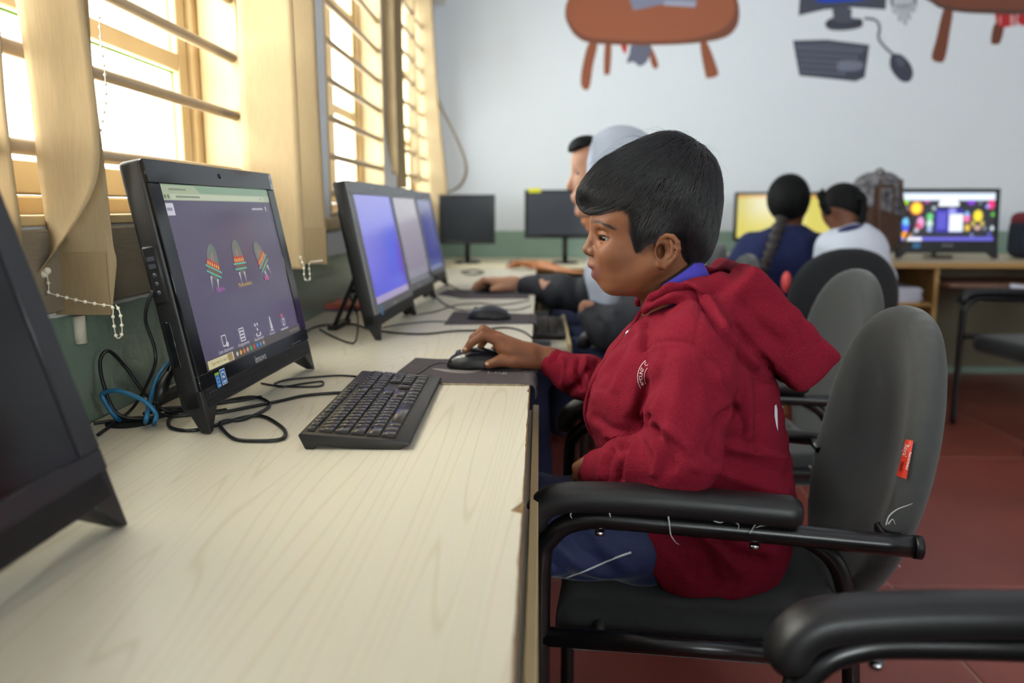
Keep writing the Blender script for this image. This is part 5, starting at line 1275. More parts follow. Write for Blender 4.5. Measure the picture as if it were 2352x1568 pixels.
m_ = npmesh('hair', hv, hf); m_.shade_smooth(); hair = link('hair', m_, M_HAIRC, boy)
T_HAIR = bvh(hv, hf); HN = vnorm(hv, hf)
rng = np.random.default_rng(3)
crown = H(1590, 338)
def grow(roots, nseg, seg, lift, tree, fld, rad, wob=.25):
    """tapered strands that run along a surface; all strands step together"""
    p = np.array(roots, float); m = len(p); w = rng.normal(0, wob, (m, 3)); L = seg*rng.uniform(.7, 1.3, (m, 1)); lf = lift*rng.uniform(.2, 1.2, (m, 1))
    def near_(q):
        R = [tree.find_nearest(a) for a in q.tolist()]; return np.array([r[0] for r in R]), np.array([r[1] for r in R])
    _, n_ = near_(p); pts = [p]; alive = np.ones(m, bool); cnt = np.ones(m, int)
    for i in range(nseg):
        d = fld(p)+w; d = d-n_*(d*n_).sum(1, keepdims=True); d /= np.linalg.norm(d, axis=1, keepdims=True)+1e-9
        loc, n_ = near_(p+d*L); s = loc+n_*(lf*math.sin((i+1)/nseg*PI*.8)+.0004)
        alive &= np.linalg.norm(s-p, axis=1) > L[:, 0]*.35
        p = np.where(alive[:, None], s, p); cnt += alive; pts.append(p)
    A_ = np.stack(pts, 1); V = []; F = []; b0 = 0
    T_ = np.zeros_like(A_); T_[:, 1:-1] = A_[:, 2:]-A_[:, :-2]; T_[:, 0] = A_[:, 1]-A_[:, 0]; T_[:, -1] = A_[:, -1]-A_[:, -2]
    T_ /= np.linalg.norm(T_, axis=2, keepdims=True)+1e-9
    u = np.cross(T_, (.3, .9, .2)); u /= np.linalg.norm(u, axis=2, keepdims=True)+1e-9; v = np.cross(T_, u); r0 = rad*rng.uniform(.7, 1.3, m)
    for k in range(3, nseg+2):
        I = np.where(cnt == k)[0]
        if len(I) == 0: continue
        tp = (1-.85*np.arange(k)/(k-1))[None, :, None]*r0[I][:, None, None]
        ring = np.stack([A_[I, :k]+(u[I, :k]*math.cos(2*PI*j/3)+v[I, :k]*math.sin(2*PI*j/3))*tp for j in range(3)], 2).reshape(-1, 3)
        f = np.array([(a*3+j, a*3+(j+1) % 3, (a+1)*3+(j+1) % 3, (a+1)*3+j) for a in range(k-1) for j in range(3)])
        F.append((f[None]+(np.arange(len(I))*k*3)[:, None, None]+b0).reshape(-1, 4)); V.append(ring); b0 += len(ring)
    return np.concatenate(V), np.concatenate(F)
def hair_dir(p):
    d = p-crown; d /= np.linalg.norm(d, axis=1, keepdims=True)+1e-6
    return d+np.array((-.15, 0, -.25))
near = np.where((HN[:, 1] < .55))[0]
roots = hv[rng.choice(near, 12000)]
# keep roots off the inner (scalp-side) surface
gx = np.array([T_HEAD.find_nearest(Vector(p))[3] for p in roots]); roots = roots[gx > .004]
sv, sf = grow(roots, 8, .0068, .0042, T_HAIR, hair_dir, .00034, .14)
fly = hv[rng.choice(np.where((HN[:, 2] > .45))[0], 90)]
fv, ff = grow(fly, 6, .008, .016, T_HAIR, hair_dir, .00016, .5)
sv = np.concatenate([sv, fv]); sf = np.concatenate([sf, ff+len(sv)-len(fv)])
m_ = npmesh('hair_strands', sv, sf); m_.shade_smooth(); o = link('hair_strands', m_, M_HAIR, hair); o['kind'] = 'stuff'
# eyebrow and lashes
rt = []
for i in range(170):
    t = rng.uniform(0, 1); c = np.array(spline([(1357, 508, 0), (1373, 509, 0), (1392, 517, 0), (1410, 527, 0)], 8))[min(24, int(t*24))]
    p = on_surface(T_HEAD, c[0]+rng.normal(0, 1), c[1]+rng.normal(0, 1.9*(1-.5*t)), .0003)
    if p is not None: rt.append(p)
ev, ef = grow(rt, 3, .0022, .0001, T_HEAD, lambda p: np.tile((.55, -.6, -.14), (len(p), 1)), .00024, .15)
m_ = npmesh('eyebrow', ev, ef); o = link('eyebrow', m_, M_HAIR, boy)
ls = MB()
for i in range(14):
    t = i/13; a = np.array(H(1381+t*20, 540.5+t*7.0, -.030-.012*t)); c = on_surface(T_HEAD, 1381+t*20, 539.5+t*6.0, 0)
    if c is not None: ls.tube([c, c+np.array((-.0045+.002*t, -.0022, -.0008)), c+np.array((-.0085+.003*t, -.0032, -.0002))], [.0003, .0002, .00008], 4)
ls.build('eyelashes', M_HAIR, boy)

# ---- hooded jacket
rows = [(686, 1505, 1640, .062), (706, 1484, 1680, .088), (735, 1462, 1712, .125), (770, 1432, 1738, .150), (810, 1400, 1754, .160), (850, 1374, 1766, .163), (900, 1352, 1778, .163), (950, 1346, 1788, .162), (1000, 1362, 1797, .160), (1050, 1386, 1806, .160), (1100, 1400, 1812, .160), (1160, 1412, 1812, .160), (1215, 1425, 1800, .158), (1262, 1452, 1782, .150)]
rz_, rc, rr, ry_ = [], [], [], []
for py, l, r, w in rows:
    A_, B_ = H(l, py), H(r, py); rz_.append(A_[2]); rc.append((A_[0]+B_[0])/2); rr.append((B_[0]-A_[0])/2); ry_.append(w)
hdir = H(1845, 790)-H(1700, 640); hdir /= np.linalg.norm(hdir); hR = axis_rot(hdir, (0, 1, 0))
def hood_f(Q):
    q = Q.copy(); q[:, 1] = YM-np.abs(Q[:, 1]-YM)
    t = np.clip((Q-H(1655, 665))@hdir/.16, 0, 1)
    d = rbox(Q, H(1742, 737), (.100, .118, .043), .011, hR)
    d = smin(d, ell(q, H(1660, 705), (.068, .105, .044)), .02)
    d = smin(d, chain(q, [H(1482, 712, -.045), H(1500, 692, -.066), H(1545, 674, -.078), H(1600, 664, -.082), H(1660, 656, -.074), H(1700, 652, -.045), H(1708, 652, 0)], [.006, .009, .013, .016, .018, .020, .020], .012), .010)
    # hollow of the hood behind the neck
    d = smax(d, -ell(q, H(1625, 645), (.056, .062, .020)), .012)
    return d
def sleeveL(Q): return chain(Q, [P(1612, 752, 1.205), P(1600, 800, 1.165), P(1590, 870, 1.135), P(1578, 950, 1.11), P(1572, 1020, 1.09), P(1568, 1064, 1.080), P(1510, 1066, 1.105), P(1445, 1072, 1.15), P(1392, 1078, 1.19), P(1362, 1080, 1.208)], [.050, .058, .059, .057, .053, .047, .049, .044, .034, .027], .012)
def sleeveR(Q): return chain(Q, [P(1570, 770, 1.41), P(1530, 850, 1.45), P(1470, 918, 1.475), P(1405, 895, 1.50), P(1345, 868, 1.515), P(1305, 852, 1.525), P(1264, 830, 1.53)], [.055, .055, .052, .047, .042, .036, .026], .012)
hm = P(1512, 1350, 1.15)-P(1386, 1190, 1.15); hemn = np.array((-hm[2], 0, hm[0])); hemn /= np.linalg.norm(hemn)
def jacket(Q):
    d = lofz(Q, rz_, rc, rr, [YM]*len(rz_), ry_, 2.3)
    d = smin(d, sleeveL(Q), np.interp(Q[:, 2], [.72, .83], [.004, .022])); d = smin(d, sleeveR(Q), .018)
    h = hood_f(Q); d = smin(d, h, .003)
    d = smin(d, ell(Q, P(1615, 1262, 1.205), (.128, .080, .085)), .03)
    d = smax(d, ((P(1390, 1190, 1.15)-Q)@hemn), .006)
    d = smax(d, .4645-Q[:, 2], .008)
    # neck opening
    d = smax(d, -cap(Q, H(1540, 655), H(1515, 612), .060, .075), .008)
    return d
def fold(V, F):
    z = V.copy()
    n_ = vnorm(V, F); w = .0016*np.sin(V[:, 0]*70+V[:, 2]*45+3*np.sin(V[:, 1]*40))+.0012*np.sin(V[:, 2]*110-V[:, 0]*60+2*np.sin(V[:, 0]*55))
    V = V+n_*w[:, None]
    S_ = [([(1485, 797), (1524, 784), (1587, 789), (1644, 826), (1663, 847), (1665, 878), (1686, 925), (1704, 967), (1702, 998), (1670, 1009)], 5.75, -0.0046), ([(1487, 805), (1524, 793), (1585, 798), (1638, 834), (1655, 852), (1657, 880), (1678, 928)], 5.75, 0.0034),
          ([(1618, 692), (1602, 742), (1597, 792)], 4.6, -0.0024),
          ([(1485, 692), (1534, 664), (1576, 664), (1618, 696), (1650, 746), (1697, 808), (1738, 852), (1772, 870)], 8.4, -0.0153), ([(1490, 680), (1534, 650), (1580, 650), (1624, 684), (1656, 732), (1702, 796), (1742, 838)], 9.45, 0.0063),
          ([(1686, 752), (1720, 795), (1765, 846)], 9.45, -0.0099), ([(1560, 636), (1640, 650), (1720, 720), (1790, 790)], 14.7, -0.0045), ([(1820, 742), (1838, 790), (1800, 838)], 4.6, -0.0018), ([(1845, 790), (1815, 815), (1790, 845)], 5.75, -0.0027),
          ([(1452, 968), (1475, 985), (1505, 990)], 12.6, -0.0108), ([(1425, 1020), (1458, 985), (1480, 960)], 10.5, -0.0117), ([(1478, 990), (1500, 1020), (1512, 1050), (1505, 1085)], 10.5, 0.0081), ([(1500, 985), (1530, 1025), (1545, 1070)], 9.45, -0.0063), ([(1540, 990), (1580, 1030), (1600, 1075)], 10.5, 0.0054),
          ([(1440, 1020), (1425, 1060), (1420, 1105)], 9.45, -0.0090), ([(1460, 1015), (1445, 1060), (1445, 1110)], 9.45, 0.0063), ([(1405, 1035), (1392, 1070), (1392, 1105)], 7.35, -0.0081), ([(1390, 1040), (1376, 1070), (1376, 1100)], 5.75, 0.0042),
          ([(1520, 820), (1500, 880), (1470, 940)], 16.8, -0.0072), ([(1560, 830), (1555, 920), (1530, 985)], 23.1, 0.0072), ([(1620, 830), (1640, 900), (1636, 980), (1600, 1050)], 14.7, -0.0054),
          ([(1478, 880), (1465, 930), (1452, 965)], 9.45, -0.0108), ([(1470, 770), (1440, 830), (1415, 890)], 12.6, 0.0063), ([(1452, 770), (1420, 830), (1390, 890)], 9.45, -0.0050), ([(1480, 745), (1484, 770), (1478, 800)], 8.4, -0.0081), ([(1370, 960), (1400, 985), (1440, 990)], 12.6, -0.0072), ([(1395, 1000), (1430, 1005), (1455, 985)], 8.4, 0.0054),
          ([(1690, 940), (1660, 960), (1655, 1000), (1640, 1030)], 10.5, -0.0135), ([(1745, 880), (1748, 950), (1740, 1020)], 14.7, -0.0081), ([(1710, 860), (1720, 930), (1722, 1000)], 12.6, 0.0063), ([(1640, 1040), (1690, 1060), (1760, 1075), (1808, 1090)], 14.7, -0.0081), ([(1650, 1080), (1720, 1110), (1800, 1130)], 12.6, 0.0072), ([(1680, 1030), (1740, 1040), (1800, 1050)], 10.5, 0.0054),
          ([(1640, 1230), (1690, 1270), (1750, 1290)], 14.7, -0.0108), ([(1560, 1215), (1620, 1270), (1640, 1320)], 14.7, -0.0108), ([(1590, 1210), (1650, 1260), (1700, 1320)], 12.6, 0.0090), ([(1700, 1220), (1750, 1240), (1790, 1240)], 12.6, -0.0072), ([(1470, 1200), (1530, 1270), (1580, 1330)], 14.7, 0.0054),
          ([(1330, 824), (1326, 850), (1335, 890)], 6.9, -0.0075), ([(1345, 826), (1345, 850), (1352, 880)], 6.9, 0.0060), ([(1305, 900), (1330, 880), (1350, 850)], 6.9, -0.0060), ([(1290, 822), (1296, 850), (1292, 880)], 5.75, 0.0045), ([(1372, 832), (1365, 860), (1372, 890)], 6.9, -0.0060)]
    V = strokes(V, F, S_)
    V = relax(V, F, 1, .15)
    return V
JO, JV, JF = sdf('hooded_jacket', jacket, (-.02, 1.0, .455), (.50, 1.60,   .97), .0032, M_RED_H, boy, 3, fold)
T_J = bvh(JV, JF)
# cuffs with ribs
def cuff(a, b, ra, rb, n=26):
    a, b = np.array(a), np.array(b); t = (b-a)/np.linalg.norm(b-a); u = np.cross(t, (0, 0, 1)); u /= np.linalg.norm(u); v = np.cross(t, u); rings = []
    for i in range(6):
        s = i/5; rad = (ra+(rb-ra)*s)*(1 if 0 < i < 5 else .93); c = a+(b-a)*s
        rings.append([c+(u*math.cos(2*PI*j/(2*n))+v*math.sin(2*PI*j/(2*n)))*(rad+(.0004 if j % 2 else -.0004)) for j in range(2*n)])
    return MB().loft(rings).build('cuff', M_RIB, JO)
cuff(P(1380, 1079, 1.198), P(1350, 1081, 1.214), .0295, .0265); cuff(P(1285, 842, 1.528), P(1256, 826, 1.531), .0305, .0275)
# zip and placket
zp = [(1478, 706), (1456, 744), (1432, 780), (1402, 818), (1374, 858), (1352, 905), (1345, 950), (1356, 990), (1372, 1012)]
Z3 = spline([H(x-1, y, -.004) for x, y in zp], 6)
MB().tube(Z3, .0028, 8).build('zip_placket', M_RED_H, JO)
MB().tube([p+np.array((-.0022, .001, .001)) for p in Z3[2:]], .0013, 6).build('zip', M_RIB, JO)
MB().tube([H(1450, 752, -.008), H(1441, 764, -.009), H(1433, 776, -.009)], [.0018, .0026, .0018], 8, squash=.5).build('zip_pull', M_CHROME, JO)
# printed crest on the chest and mark on the back
pr = Print(); cx, cy, R_ = 1513, 866, 48
def arcband(r0, r1, a0, a1, col, n=16):
    for i in range(n):
        t0, t1 = a0+(a1-a0)*i/n, a0+(a1-a0)*(i+1)/n; pr.l = 0
        pr.poly([(cx+r0*math.cos(t0), cy-r0*math.sin(t0)), (cx+r1*math.cos(t0), cy-r1*math.sin(t0)), (cx+r1*math.cos(t1), cy-r1*math.sin(t1)), (cx+r0*math.cos(t1), cy-r0*math.sin(t1))], col)
WC = (226, 200, 200)
arcband(R_, R_+1.4, math.radians(128), math.radians(212), WC); arcband(R_-15, R_-13.8, math.radians(140), math.radians(206), WC)
for i, ch in enumerate('MOUNT C'):
    if ch == ' ': continue
    a = math.radians(192-i*9.6); V_, F_ = text2d(ch, 11.5); r_ = R_-7
    c, s = math.cos(a-PI/2), math.sin(a-PI/2)
    pr.poly([(cx+r_*math.cos(a)+(u*c-v*s), cy-(r_*math.sin(a)+(u*s+v*c))) for u, v in V_], WC, F_)
a = math.radians(203); sx_, sy_ = cx+(R_-7)*math.cos(a), cy-(R_-7)*math.sin(a)
pr.poly([(sx_+(5 if k % 2 == 0 else 2)*math.sin(k*PI/5+.3), sy_-(5 if k % 2 == 0 else 2)*math.cos(k*PI/5+.3)) for k in range(10)], WC)
decal('chest_crest', T_J, pr, JO, M_PRINT, .0012)
pr = Print(); pr.poly([(1779, 932), (1783, 928), (1786, 940), (1787, 990), (1783, 978), (1779, 955)], (220, 214, 222)); decal('back_print', T_J, pr, JO, M_PRINT, .0012)
# polo collar
cl = []; cc = H(1546, 668)
ax_ = H(1520, 600)-H(1552, 690); ax_ /= np.linalg.norm(ax_); u_ = np.array((1., 0, 0)); u_ -= ax_*(u_@ax_); u_ /= np.linalg.norm(u_); v_ = np.cross(ax_, u_)
for h_, r_ in ((-.012, .062), (.004, .060), (.018, .058), (.026, .0575), (.0285, .0560), (.026, .0535), (.005, .053)):
    cl.append([cc+ax_*h_+u_*math.cos(t)*r_*1.02+v_*math.sin(t)*r_*.98+ax_*(.012*math.cos(t)) for t in np.linspace(-1.9, 1.9, 40)])
co = MB().add([p for r in cl for p in r], [(i*40+j, i*40+j+1, (i+1)*40+j+1, (i+1)*40+j) for i in range(len(cl)-1) for j in range(39)], 0, True).build('shirt_collar', M_COLL, boy)
MB().tube([p for p in cl[4]], .0016, 6).build('collar_trim', mat('black_trim', (20, 20, 26), .8), co)

# ---- trousers
def trou(Q):
    d = None
    for y, dx in ((1.205, 0), (1.405, .01)):
        e = chain(Q, [(.31, y, .520), (.16, y, .526-2*dx), (-.02+dx, y-.005, .525-dx), (-.055, y, .48), (-.06, y, .10)], [.058, .060, .053, .050, .046], .02)
        d = e if d is None else smin(d, e, .02)
    d = smin(d, ell(Q, (.31, 1.305, .53), (.07, .12, .062)), .03)
    return smax(d, .476-Q[:, 2]-np.where(Q[:, 0] < -.0, 10, 0), .01) if False else d
def tf(V, F):
    n_ = vnorm(V, F); w = .0022*np.sin(V[:, 0]*60+V[:, 1]*50+2*np.sin(V[:, 2]*45)); V = V+n_*w[:, None]
    V = strokes(V, F, [([(1300, 1210), (1330, 1260), (1400, 1300)], 14, -.005), ([(1350, 1200), (1390, 1260), (1450, 1310)], 14, .004), ([(1280, 1250), (1330, 1300), (1400, 1330)], 12, .0035), ([(1262, 1290), (1320, 1325), (1420, 1338)], 8, -.004)])
    m = (V[:, 0] > -.0) & (V[:, 2] < .462); V[m, 2] = .462
    return V
TO, TVv, TFf = sdf('trousers', trou, (-.14, 1.10, .03), (.46, 1.50, .68), .006, M_NAVY, boy, 3, tf)
T_T = bvh(TVv, TFf)
pp = [on_surface(T_T, q[0], q[1], .0006) for q in spline([(1450, 1268, 0), (1400, 1286, 0), (1350, 1308, 0), (1300, 1326, 0), (1250, 1343, 0)], 4)]
pp = [p for p in pp if p is not None]
if len(pp) > 2: MB().tube(pp, .0019, 6).build('side_piping', M_WHITEC, TO)
for y in (1.2, 1.4):
    def shoe(Q, y=y): return smax(smin(ell(Q, (-.13, y, .03), (.12, .042, .045)), cap(Q, (-.06, y, .05), (-.06, y, .10), .04), .02), -Q[:, 2]+.001, .003)
    sdf('shoe', shoe, (-.28, y-.06, -.005), (.0, y+.06, .15), .008, mat('black_shoe', (22, 22, 24), .4), boy, 2)
# ------------------------------------------------------------------ the other people
M_GREYH = mat('pale_grey_hoodie', (176, 182, 196), .95, noise=.06, nscale=200, bump=.3, bscale=900)
M_DARKJ = mat('charcoal_jacket', (34, 35, 42), .8, noise=.15, nscale=40, bump=.3, bscale=500)
M_JEAN = mat('dark_blue_trousers', (36, 44, 78), .8, noise=.2, nscale=40)
M_NAVYS = mat('navy_school_sweater', (36, 44, 88), .95, noise=.1, nscale=300, bump=.3, bscale=900)
M_WHITES = mat('white_sweater', (206, 210, 222), .95, noise=.05, nscale=200, bump=.3, bscale=900)
M_VIOLET = mat('violet_shirt', (84, 60, 150), .8)
def hand_on_mouse(px, py, y, k, fy, wx=95, wy=6):
    """right hand seen from the thumb side, px,py = knuckles; k = metres per pixel scale helper"""
    W_ = lambda a, b, o=0.: P(px+a, py+b, y+o)
    def f(Q):
        wr = W_(wx, wy+4); d = cap(Q, wr, W_(wx*.55, wy*.6), .026, .024)
        for i, o in enumerate((-.03, -.012, .008, .026)):
            mc_ = W_(8+i*3, 2+(0, -3, -1, 4)[i], o); d = smin(d, cap(Q, W_(wx*.6, wy*.7, o*.5), mc_, .020, .0135), .012)
            d = smin(d, chain(Q, [mc_, W_(-12+i*4, -3+i*2, o*1.1), W_(-28+i*5, 8+i*2, o*1.15), W_(-35+i*6, 18, o*1.15)], [.0125, .0105, .0095, .0085], .004), .006)
        d = smin(d, chain(Q, [W_(wx*.6, 12, -.02), W_(30, 16, -.042), W_(8, 20, -.045)], [.017, .0135, .011], .005), .010)
        return d
    return f
# -- hooded person
hp = thing('person', 'person in a pale grey hood and dark jacket beyond the boy, hand on a mouse', 'person', (.30, 2.72, 0))
Y2 = 2.70
def G(px, py, o=0.): return P(px, py, Y2+o)
def face2(Q):
    q = Q.copy(); q[:, 1] = Y2-np.abs(Q[:, 1]-Y2)
    d = ell(q, G(1372, 405), (.080, .070, .115)); d = smin(d, ell(q, G(1360, 450), (.055, .052, .07)), .03)
    d = smin(d, ell(q, G(1352, 368), (.058, .056, .062)), .02)
    d = smin(d, cap(q, G(1322, 395), G(1309, 428), .011, .014), .010); d = smin(d, ell(q, G(1320, 450), (.014, .024, .009)), .006); d = smin(d, ell(q, G(1322, 460), (.014, .022, .009)), .006)
    d = smin(d, ell(q, G(1336, 487), (.022, .022, .02)), .02); d = smax(d, -ell(q, G(1318, 398, -.034), (.014, .016, .012)), .01)
    d = smin(d, cap(q, G(1410, 480), G(1440, 590), .055, .06), .03)
    return d
hv2, hf2 = nets(face2, G(1290, 620)-np.array((.02, .11, 0)), G(1480, 310)+np.array((.05, .11, .03)), .005)
rh = hand_on_mouse(1122, 645, 2.99, 1, 0)
c_ = P(1130, 655, 2.99); rv2, rf2 = nets(lambda Q: smin(rh(Q), cap(Q, P(1215, 655, 2.98), P(1300, 668, 2.85), .028, .04), .01), c_-np.array((.10, .12, .06)), c_+np.array((.32, .10, .09)), .005)
def lh(Q):
    W_ = lambda a, b, o=0.: P(a, b, 2.52+o)
    d = cap(Q, W_(1370, 720), W_(1350, 712), .026, .024)
    for i in range(4): d = smin(d, chain(Q, [W_(1350, 700+i*6), W_(1338, 702+i*6, -.01), W_(1338, 712+i*4, .01)], [.012, .011, .010], .004), .005)
    return smin(d, chain(Q, [W_(1358, 700, -.01), W_(1342, 696, -.02)], [.013, .010], .004), .006)
c_ = P(1352, 710, 2.52); lv2, lf2 = nets(lh, c_-.07, c_+.07, .005)
V_ = np.concatenate([relax(hv2, hf2), relax(rv2, rf2), relax(lv2, lf2)]); F_ = np.concatenate([hf2, rf2+len(hv2), lf2+len(hv2)+len(rv2)])
m_ = npmesh('body', V_, F_); m_.shade_smooth(); link('body', m_, M_SKIN2, hp)
for s in (-1, 1): MB().ball(np.array((*G(1332, 398)[:1], Y2+s*.033, G(1332, 398)[2])), .0115, 12, 8).build('eye', M_IRIS, hp)
sdf('hair', lambda Q: smax(ell(Q, G(1348, 343), (.064, .062, .046)), -((Q-G(1318, 349))@np.array((-.35, 0, 1.))), .012), G(1290, 400)-np.array((0, .1, 0)), G(1400, 300)+np.array((0, .1, .02)), .006, M_HAIRC, hp)
def hood2(Q):
    q = Q.copy(); q[:, 1] = Y2-np.abs(Q[:, 1]-Y2)
    d = ell(q, G(1424, 405), (.152, .112, .165)); d = smin(d, ell(q, G(1470, 500), (.13, .12, .13)), .05)
    d = smax(d, -ell(q, G(1325, 420), (.055, .075, .135)), .012)
    # open face edge
    e = G(1327, 400); n_ = np.array((1., 0, -.10)); d = smax(d, -((Q-e)@n_), .012)
    # collar and chest of the hoodie
    d = smin(d, chain(q, [G(1400, 560, -.06), G(1392, 640, -.09), G(1396, 710, -.10)], [.05, .055, .05], .03), .04)
    d = smin(d, ell(q, G(1450, 640), (.11, .15, .12)), .04)
    return d
sdf('hood', hood2, G(1300, 760)-np.array((.0, .22, 0)), G(1600, 280)+np.array((.03, .22, .03)), .0075, M_GREYH, hp, 3, lambda V, F: strokes(V, F, [([(1350, 320), (1345, 380), (1352, 450)], 7, -.006), ([(1362, 320), (1358, 400), (1366, 470)], 9, .005), ([(1402, 640), (1420, 690), (1450, 700)], 12, -.012), ([(1440, 640), (1450, 690), (1475, 700)], 10, .010)]))
rows2 = [(620, 1440, 1560, .13), (670, 1405, 1610, .18), (730, 1370, 1640, .20), (800, 1350, 1655, .20), (860, 1350, 1655, .19)]
z2, c2, r2, w2 = [], [], [], []
for py, l, r, w in rows2:
    A_, B_ = G(l, py), G(r, py); z2.append(A_[2]); c2.append((A_[0]+B_[0])/2); r2.append((B_[0]-A_[0])/2); w2.append(w)
def jack2(Q):
    d = lofz(Q, z2, c2, r2, [Y2]*5, w2)
    d = smin(d, chain(Q, [P(1500, 640, 2.88), P(1420, 700, 2.86), P(1360, 680, 2.86), P(1290, 672, 2.90), P(1216, 656, 2.97)], [.075, .072, .068, .060, .044], .03), .03)
    d = smin(d, chain(Q, [P(1500, 650, 2.54), P(1460, 740, 2.48), P(1400, 755, 2.48), P(1355, 722, 2.52)], [.075, .07, .062, .042], .03), .03)
    return smax(d, -ell(Q, G(1392, 640, -.10), (.05, .10, .09)), .01)
def jf(V, F):
    n_ = vnorm(V, F); V = V+n_*(.004*np.sin(V[:, 0]*55+V[:, 2]*30+2*np.sin(V[:, 1]*30)))[:, None]
    return strokes(V, F, [([(1240, 635), (1245, 670), (1250, 705)], 7, -.007), ([(1280, 640), (1290, 680), (1285, 712)], 8, -.008), ([(1325, 645), (1320, 680), (1330, 705)], 8, -.007), ([(1375, 735), (1390, 760), (1385, 790)], 8, -.008), ([(1410, 720), (1415, 760), (1405, 795)], 8, .008)])
sdf('jacket', jack2, (-.10, 2.36, .46), (.80, 3.06, 1.0), .0075, M_DARKJ, hp, 3, jf)
def tr2(Q):
    d = None
    for y in (2.60, 2.84):
        e = chain(Q, [(.42, y, .55), (.02, y, .56), (-.04, y, .50), (.0, y, .10)], [.085, .075, .066, .055], .03); d = e if d is None else smin(d, e, .02)
    return d
sdf('trousers', tr2, (-.14, 2.48, .03), (.54, 2.96, .68), .011, M_JEAN, hp, 3)
for y in (2.60, 2.84): sdf('shoe', lambda Q, y=y: smax(ell(Q, (-.05, y, .03), (.13, .045, .05)), -Q[:, 2]+.001, .003), (-.2, y-.06, -.005), (.1, y+.06, .1), .010, mat('brown_shoe', (96, 66, 52), .5), hp)
# -- third person, mostly hidden
tp = thing('person', 'person in a violet shirt half hidden behind the hood, bare forearm on the desk', 'person', (.45, 3.75, 0))
Y3 = 3.62
def G3(px, py, o=0.): return P(px, py, Y3+o)
def body3(Q):
    q = Q.copy(); q[:, 1] = Y3-np.abs(Q[:, 1]-Y3)
    d = ell(q, G3(1376, 468), (.085, .070, .115)); d = smin(d, cap(q, G3(1338, 462), G3(1329, 480), .012, .016), .010); d = smin(d, ell(q, G3(1345, 508), (.02, .026, .02)), .012); d = smin(d, ell(q, G3(1362, 525), (.03, .03, .022)), .02)
    d = smin(d, cap(q, G3(1400, 520), G3(1420, 590), .055, .06), .02)
    f = hand_on_mouse(1196, 604, 4.15, 1, 0, 60, 8)(Q); f = smin(f, chain(Q, [P(1250, 612, 4.13), P(1300, 634, 4.0), P(1370, 650, 3.85)], [.032, .038, .045], .01), .02)
    return np.minimum(d, f)
sdf('body', body3, (-.20, 3.4, .74), (.60, 4.3, 1.28), .009, M_SKIN3, tp, 3)
sdf('hair', lambda Q: smax(ell(Q, G3(1392, 445), (.098, .085, .105)), -ell(Q, G3(1330, 490), (.09, .12, .10)), .01), G3(1320, 560)-np.array((0, .12, 0)), G3(1460, 370)+np.array((0, .12, .03)), .009, M_HAIRC, tp, 3)
sdf('shirt', lambda Q: smin(lofz(Q, [.48, .70, .86, .95], [.52, .50, .50, .48], [.13, .13, .12, .06], [Y3]*4, [.16, .18, .17, .08]), chain(Q, [P(1430, 600, 3.75), P(1385, 650, 3.82), P(1362, 648, 3.86)], [.07, .062, .055], .02), .03), (.15, 3.35, .46), (.75, 3.95, 1.0), .012, M_VIOLET, tp, 3)
sdf('trousers', lambda Q: np.minimum(chain(Q, [(.52, 3.54, .55), (.12, 3.54, .55), (.10, 3.54, .08)], [.09, .075, .06], .03), chain(Q, [(.52, 3.72, .55), (.12, 3.72, .55), (.10, 3.72, .08)], [.09, .075, .06], .03)), (.0, 3.42, .01), (.66, 3.84, .68), .014, M_JEAN, tp, 3)
# -- person in navy with a long plait
np_ = thing('person', 'person in a navy sweater with a long dark plait facing the yellow screen', 'person', (1.2, 3.95, 0))
Y4 = 3.88
def G4(px, py, o=0.): return P(px, py, Y4+o)
def body4(Q):
    d = ell(Q, G4(1815, 462), (.085, .098, .112)); d = smin(d, cap(Q, G4(1815, 490), G4(1815, 540), .052, .056), .02)
    d = smin(d, ell(Q, G4(1851, 474, .0), (.012, .022, .032)), .008)
    f = chain(Q, [P(1705, 585, 4.0), P(1672, 600, 4.12), P(1690, 592, 4.24)], [.03, .026, .022], .01)
    for i in range(4): f = smin(f, chain(Q, [P(1690+i*6, 592, 4.24), P(1694+i*7, 592, 4.30), P(1696+i*7, 596, 4.33)], [.012, .010, .008], .004), .006)
    return np.minimum(d, f)
sdf('body', body4, (.85, 3.72, .78), (1.5, 4.38, 1.25), .008, M_SKIN4, np_, 3)
sdf('hair', lambda Q: smax(ell(Q, G4(1811, 455, -.012), (.099, .108, .116)), -ell(Q, G4(1815, 500, .12), (.11, .09, .13)), .01), G4(1750, 560)-np.array((0, .16, 0)), G4(1880, 395)+np.array((0, .16, .03)), .007, M_HAIRC, np_, 3)
br = spline([G4(1797, 500, -.11), G4(1782, 540, -.13), G4(1768, 580, -.165), G4(1756, 615, -.185), G4(1748, 650, -.19), G4(1742, 690, -.19)], 8)
MB().tube(br, [.030+.006*math.sin(i*1.6)-.014*i/len(br) for i in range(len(br))], 10).build('plait', mat('dark_brown_hair', (40, 28, 26), .5), np_)
MB().ball(G4(1824, 443, -.10), .012, 8, 6).build('hair_clip', M_CHROME, np_)
rows4 = [(515, 1785, 1845, .06), (545, 1712, 1890, .11), (590, 1682, 1905, .13), (650, 1690, 1905, .13), (740, 1715, 1895, .13)]
z4, c4, r4, w4 = [], [], [], []
for py, l, r, w in rows4:
    A_, B_ = G4(l, py), G4(r, py); z4.append(A_[2]); c4.append((A_[0]+B_[0])/2); r4.append((B_[0]-A_[0])/2); w4.append(w)
sdf('sweater', lambda Q: smin(smin(lofz(Q, z4, c4, r4, [Y4]*5, w4), chain(Q, [G4(1725, 560), P(1690, 620, 3.93), P(1668, 606, 4.10)], [.06, .055, .042], .03), .03), chain(Q, [G4(1885, 565), P(1905, 640, 3.95), P(1880, 610, 4.12)], [.06, .055, .042], .03), .03), (.75, 3.66, .46), (1.55, 4.2, 1.02), .010, M_NAVYS, np_, 3)
